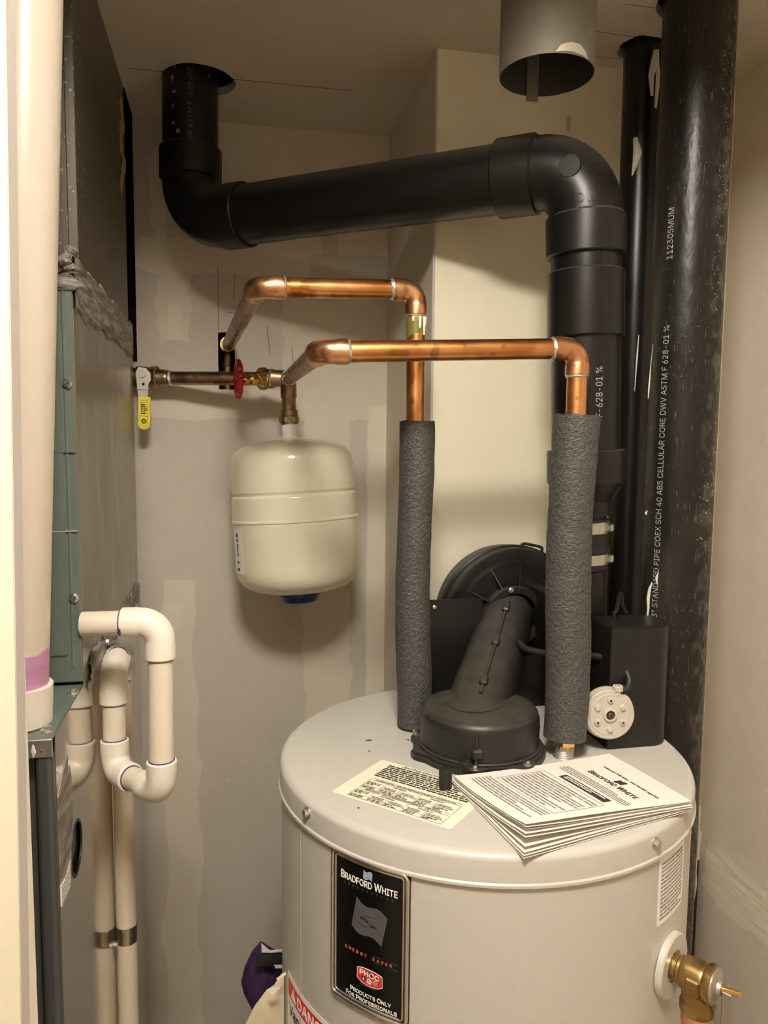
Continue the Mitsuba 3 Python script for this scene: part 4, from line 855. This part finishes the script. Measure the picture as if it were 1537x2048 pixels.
# upper strap: a band over the top elbow
kk = thing('pipe_strap', 'grey metal strap hooked over the top elbow of the white trap', 'strap')
cc = A(-.1435, 1.012, -.283); Rr = .0205
pth = [A(XF+.001, 1.012, -.250), A(XF+.0015, 1.012, -.2665)]+[cc+A(Rr*math.cos(t), 0, Rr*math.sin(t)) for t in np.linspace(math.radians(128), math.radians(-10), 16)]+[A(cc[0]+Rr, 1.012, -.325)]
pth = np.array(pth); ns = len(pth)
vv = np.vstack([pth+A(0, -.010, 0), pth+A(0, .010, 0)]); ff = []
for i in range(ns-1): ff += [(i, i+1, ns+i+1), (i, ns+i+1, ns+i)]
obj('band', trimesh.Trimesh(vv, np.array(ff), process=False), 'm_zinc', kk, 60)
q = A(XF+.0015, 1.010, -.262)
obj('screw', cat(lathe(q, q+A(1, 0, 0), [(0, .0048), (.001, .0046)], 16), hexnut(q+A(.001, 0, 0), q+A(.005, 0, 0), .0036)), 'm_zinc', kk)

# ---------------------------------------------------------------- manual lying on the heater
bo = thing('manual', 'stapled printed manual with curled pages lying on the front of the water heater', 'booklet')
BF, BR_, BN, BL = A(.436, .803), A(.456, .667), A(.2535, .613), A(.233, .7675)
def page(u, v, k, dz=0.):
    """Point of leaf k: u down the page from its head, v across from the spine."""
    p = (1-u)*(1-v)*BF+(1-u)*v*BR_+u*v*BN+u*(1-v)*BL
    R_ = random.Random(70+k); q1, q2, q3 = R_.uniform(-1, 1), R_.uniform(-1, 1), R_.uniform(0, 6)
    wave = (.0009*math.sin(4.5*u+q3)+.0007*math.sin(7*v+q3*2))*v
    if k < 4:
        z = -.3720+.0006*k+.0022*k*v*(.35+.65*u)+wave*.6*(k > 0)
        s = .0016*k+.0016*q1
    else:
        j = k-4
        z = -.3692+.0005*j+(.0150+.0024*j)*(v**1.3)*(u**1.1)+.0014*j*v*(1-u)+.006*u**3*(1-v)**2*(j/5)+wave
        s = .0010*j+.0016*q2+.005*u*v
    z = max(z, -.3725)
    fan = A(-.012, .010)*0
    d = unit(BL-BF); w = unit(BR_-BF)
    p = p-w*s*.9*v+(-d)*s*.8*u
    return A(p[0], p[1], z+dz)
def leaf(k, th=.0003, nu=24, nv=18):
    V = [page(i/nu, j/nv, k) for i in range(nu+1) for j in range(nv+1)]; N = len(V)
    V = np.array(V+[v+A(0, 0, -th) for v in V]); F = []
    g = lambda i, j: i*(nv+1)+j
    for i in range(nu):
        for j in range(nv):
            a, b, c, d = g(i, j), g(i, j+1), g(i+1, j+1), g(i+1, j)
            F += [(a, c, b), (a, d, c), (N+a, N+b, N+c), (N+a, N+c, N+d)]
    rim = [g(0, j) for j in range(nv)]+[g(i, nv) for i in range(nu)]+[g(nu, j) for j in range(nv, 0, -1)]+[g(i, 0) for i in range(nu, 0, -1)]
    for a, b in zip(rim, rim[1:]+rim[:1]): F += [(a, b, N+b), (a, N+b, N+a)]
    return trimesh.Trimesh(V, np.array(F), process=False)
for k in range(9): lk = obj('page', leaf(k), 'm_paper', bo, 40)
PW, PH = .1375, .206
def on_page(m, x0, y0, name, mat, e=.012):
    """x across the page from its spine, y down from its head, in metres."""
    obj(name, bend(finer(m, e), lambda x, y, z: page(np.clip((y0-y)/PH, 0, 1), np.clip((x0+x)/PW, 0, 1), 8, .0002+z)), mat, lk, False)
on_page(text('THROUGH THE WALL GAS WATER HEATER', .0030, .0002, False, .092), .030, .0325, 'lettering', 'm_ink')
on_page(caps_text('BRADFORD WHITE', .0072, .0060, .080), .036, .0575, 'lettering', 'm_ink')
on_page(banner([(.0, .010), (.011, .0095), (.010, 0), (-.001, .0005)], 3, .05, .0012), .0715, .0485, 'flag_emblem', 'm_ink', .004)
on_page(cat(*[bend(text(c, .0016), lambda x, y, z, k=k: (x+k*.0064, y, z)) for k, c in enumerate('CORPORATION')]), .043, .0625, 'lettering', 'm_ink_soft')
on_page(boxes(words(.115, .014, 4, seed=51, line=.42, lo=2, hi=8)), .014, .0810, 'print', 'm_ink_soft')
on_page(boxes([sbox(0, 0, .078, .0105)]), .036, .0960, 'bar', 'm_ink', .005)
on_page(bend(boxes(words(.068, .007, 2, seed=52, line=.5)), lambda x, y, z: (x, y, z+.0003)), .041, .0940, 'lettering', 'm_print_white')
fr_ = sbox(0, 0, .106, .062)
on_page(flat(fr_.difference(fr_.buffer(-.0004)), .0002), .016, .1630, 'rule_line', 'm_ink_soft', .005)
on_page(boxes(words(.100, .054, 11, seed=53, line=.42, lo=2, hi=8)), .019, .1600, 'print', 'm_ink_soft')
on_page(boxes(words(.112, .026, 6, seed=54, line=.42, lo=2, hi=8)), .010, .1920, 'print', 'm_ink_soft')

# ---------------------------------------------------------------- relief valve on the heater's side
rv = thing('relief_valve', 'brass relief valve with a steel test lever on the right side of the water heater', 'valve')
ra, rz = math.radians(35.2), -.531
rn = A(math.sin(ra), -math.cos(ra), 0); rs = A(math.cos(ra), math.sin(ra), 0)
r0 = tank_pt(ra, rz)
obj('escutcheon', lathe(r0-rn*.003, r0+rn, [(0, .0300), (.001, .0325), (.0065, .0325), (.008, .0310), (.0075, .016), (.0055, .016)], 56), 'm_heater_paint', rv, 30, 'round grey escutcheon plate')
c = r0+rn*.029
bod = cat(lathe(r0, r0+rn, [(0, .0125), (.009, .0128), (.0105, .0145), (.013, .0145), (.0145, .0160), (.021, .0175), (.033, .0180), (.036, .0172), (.0385, .0192), (.0435, .0196), (.0445, .0186)], 40), lathe(c+A(0, 0, .004), c-A(0, 0, 1), [(0, .012), (.010, .0150), (.028, .0158), (.030, .0170), (.037, .0170), (.039, .0155)], 36))
obj('body', bod, 'm_brass', rv, 35)
obj('boss', obox(c-rs*.0155+A(0, 0, -.002), (rn, A(0, 0, 1), rs), (.014, .018, .006), .0015), 'm_brass', rv)
ce = r0+rn*.0445
obj('cap', lathe(ce, ce+rn, [(-.003, .0175), (.0012, .0175), (.002, .0165), (.0035, .0075), (.007, .0065), (.007, 0)], 40), 'm_zinc', rv, 30, 'stamped zinc disc')
lv0 = ce+rn*.008
obj('test_lever', cat(obox(lv0+rn*.002+A(0, 0, -.019)+rs*.0035, (rs, rn+A(0, 0, -.12), A(0, 0, 1)), (.010, .0022, .043), .0006), obox(lv0+rn*.005+A(0, 0, -.019)-rs*.0035, (rn, rs, A(0, 0, 1)), (.009, .0018, .040), .0006)), 'm_steel', rv, 20, 'flat steel test lever')
obj('stem', tube([lv0-rn*.004, lv0+rn*.016+A(0, 0, .004)], .0028, 16), 'm_brass_bright', rv)
dp = thing('discharge_pipe', 'short orange copper pipe running down from the brass relief valve', 'pipe')
pz = c-A(0, 0, .030)
obj('pipe', tube([pz, A(pz[0], pz[1], FL+.15)], .0118, 32), 'm_copper', dp, 60)
obj('adapter', cat(lathe(pz-A(0, 0, .006), pz-A(0, 0, 1), [(0, .0135), (.004, .0150), (.011, .0150), (.014, .0137), (.034, .0137), (.035, .0122)], 32)), 'm_copper_fitting', dp, 30)

# ---------------------------------------------------------------- drywall edge, bag and paper low down
bagP = thing('cloth_bag', 'dark purple bag hanging in the gap between the wall and the heater', 'bag')
def pouch(pts, front, th, sub=3):
    """A soft flat pouch from its outline in the plane (x, z), bulging in depth."""
    poly = Polygon(pts); m = finer(flat(poly, .01), .012)
    v = np.array(m.vertices); x, z, s = v[:, 0], v[:, 1], v[:, 2]
    dist = shapely.distance(poly.exterior, shapely.points(x, z))
    prof = np.sqrt(np.clip(dist/.03, 0, 1))
    wr = meshkit.fbm(np.stack([x*35, z*18, x*0+front], 1), 3, 3)-.5
    y = np.where(s > .005, -1, 1)*th*(.15+.85*prof)+wr*.016*(s > .005)
    m.vertices = np.stack([x, front+y, z], 1); return m
obj('body', pouch([(.0387, -.7349), (.0264, -.7488), (.0154, -.7707), (.0102, -.7933), (.0137, -.8094), (.0308, -.8433), (.0437, -.8809), (.05, -1.05), (.13, -1.05), (.13, -.7515), (.0604, -.7517), (.0481, -.7423)], 1.07, .024), 'm_purple_cloth', bagP, 40)
obj('strap', pouch([(.0304, -.7272), (.0853, -.7298), (.0853, -.7503), (.0303, -.7452)], 1.034, .004), 'm_cloth_dark', bagP, 40, 'black band across the bag')
obj('lining', pouch([(.0376, -.7082), (.0497, -.721), (.0849, -.7225), (.0849, -.7271), (.0386, -.7233)], 1.030, .003), 'm_label_white', bagP, 40, 'pale inner fold at the top')
obj('tag', pouch([(.0552, -.742), (.0848, -.7452), (.0848, -.7505), (.0573, -.7476)], 1.028, .002), 'm_label_white', bagP, 40, 'small pale tag')
paper = thing('kraft_paper', 'crumpled tan paper stuck on the left side of the water heater', 'paper')
obj('sheet', pouch([(.0560, -.609), (.0512, -.6141), (.045, -.6236), (.0359, -.629), (.0228, -.646), (.0086, -.6733), (-.0006, -.7582), (-.01, -1.2), (.0555, -1.2)], .83, .005), 'm_tan_paper', paper, 40)
obj('flap', cat(plate(Polygon([(.0356, -.6133), (.0505, -.613), (.0416, -.6213)]), (0, .811, 0), (1, 0, 0), (0, 0, 1), .0008), plate(Polygon([(.0461, -.6017), (.0567, -.5954), (.0567, -.5984), (.0478, -.6043)]), (0, .811, 0), (1, 0, 0), (0, 0, 1), .0008)), 'm_sticker_paper', paper, False, 'torn pale flap')
dw = struct('gap_shade_2', cat(cbox((.722, 1.097, FL+.02), (.768, 1.1098, -.70), .002)), 'm_dark_void', 'dark strip standing in for the shade in the back corner gap')  # added dark strip: paints the shadow between the pipe and the corner
obj('torn_paper', plate(Polygon([(.7599, -.6032), (.7636, -.6035), (.7641, -.6453), (.768, -.6491), (.7651, -.6979), (.7613, -.6975), (.7615, -.6485)]), (0, 1.098, 0), (1, 0, 0), (0, 0, 1), .003), 'm_label_white', 'wall_right', False)
obj('torn_paper', plate(Polygon([(.7505, -.6953), (.7595, -.691), (.7591, -.7163), (.7612, -.7385), (.7579, -.7646), (.7517, -.7692), (.7537, -.7377)]), (0, 1.094, 0), (1, 0, 0), (0, 0, 1), .003), 'm_sticker_paper', 'wall_right', False)
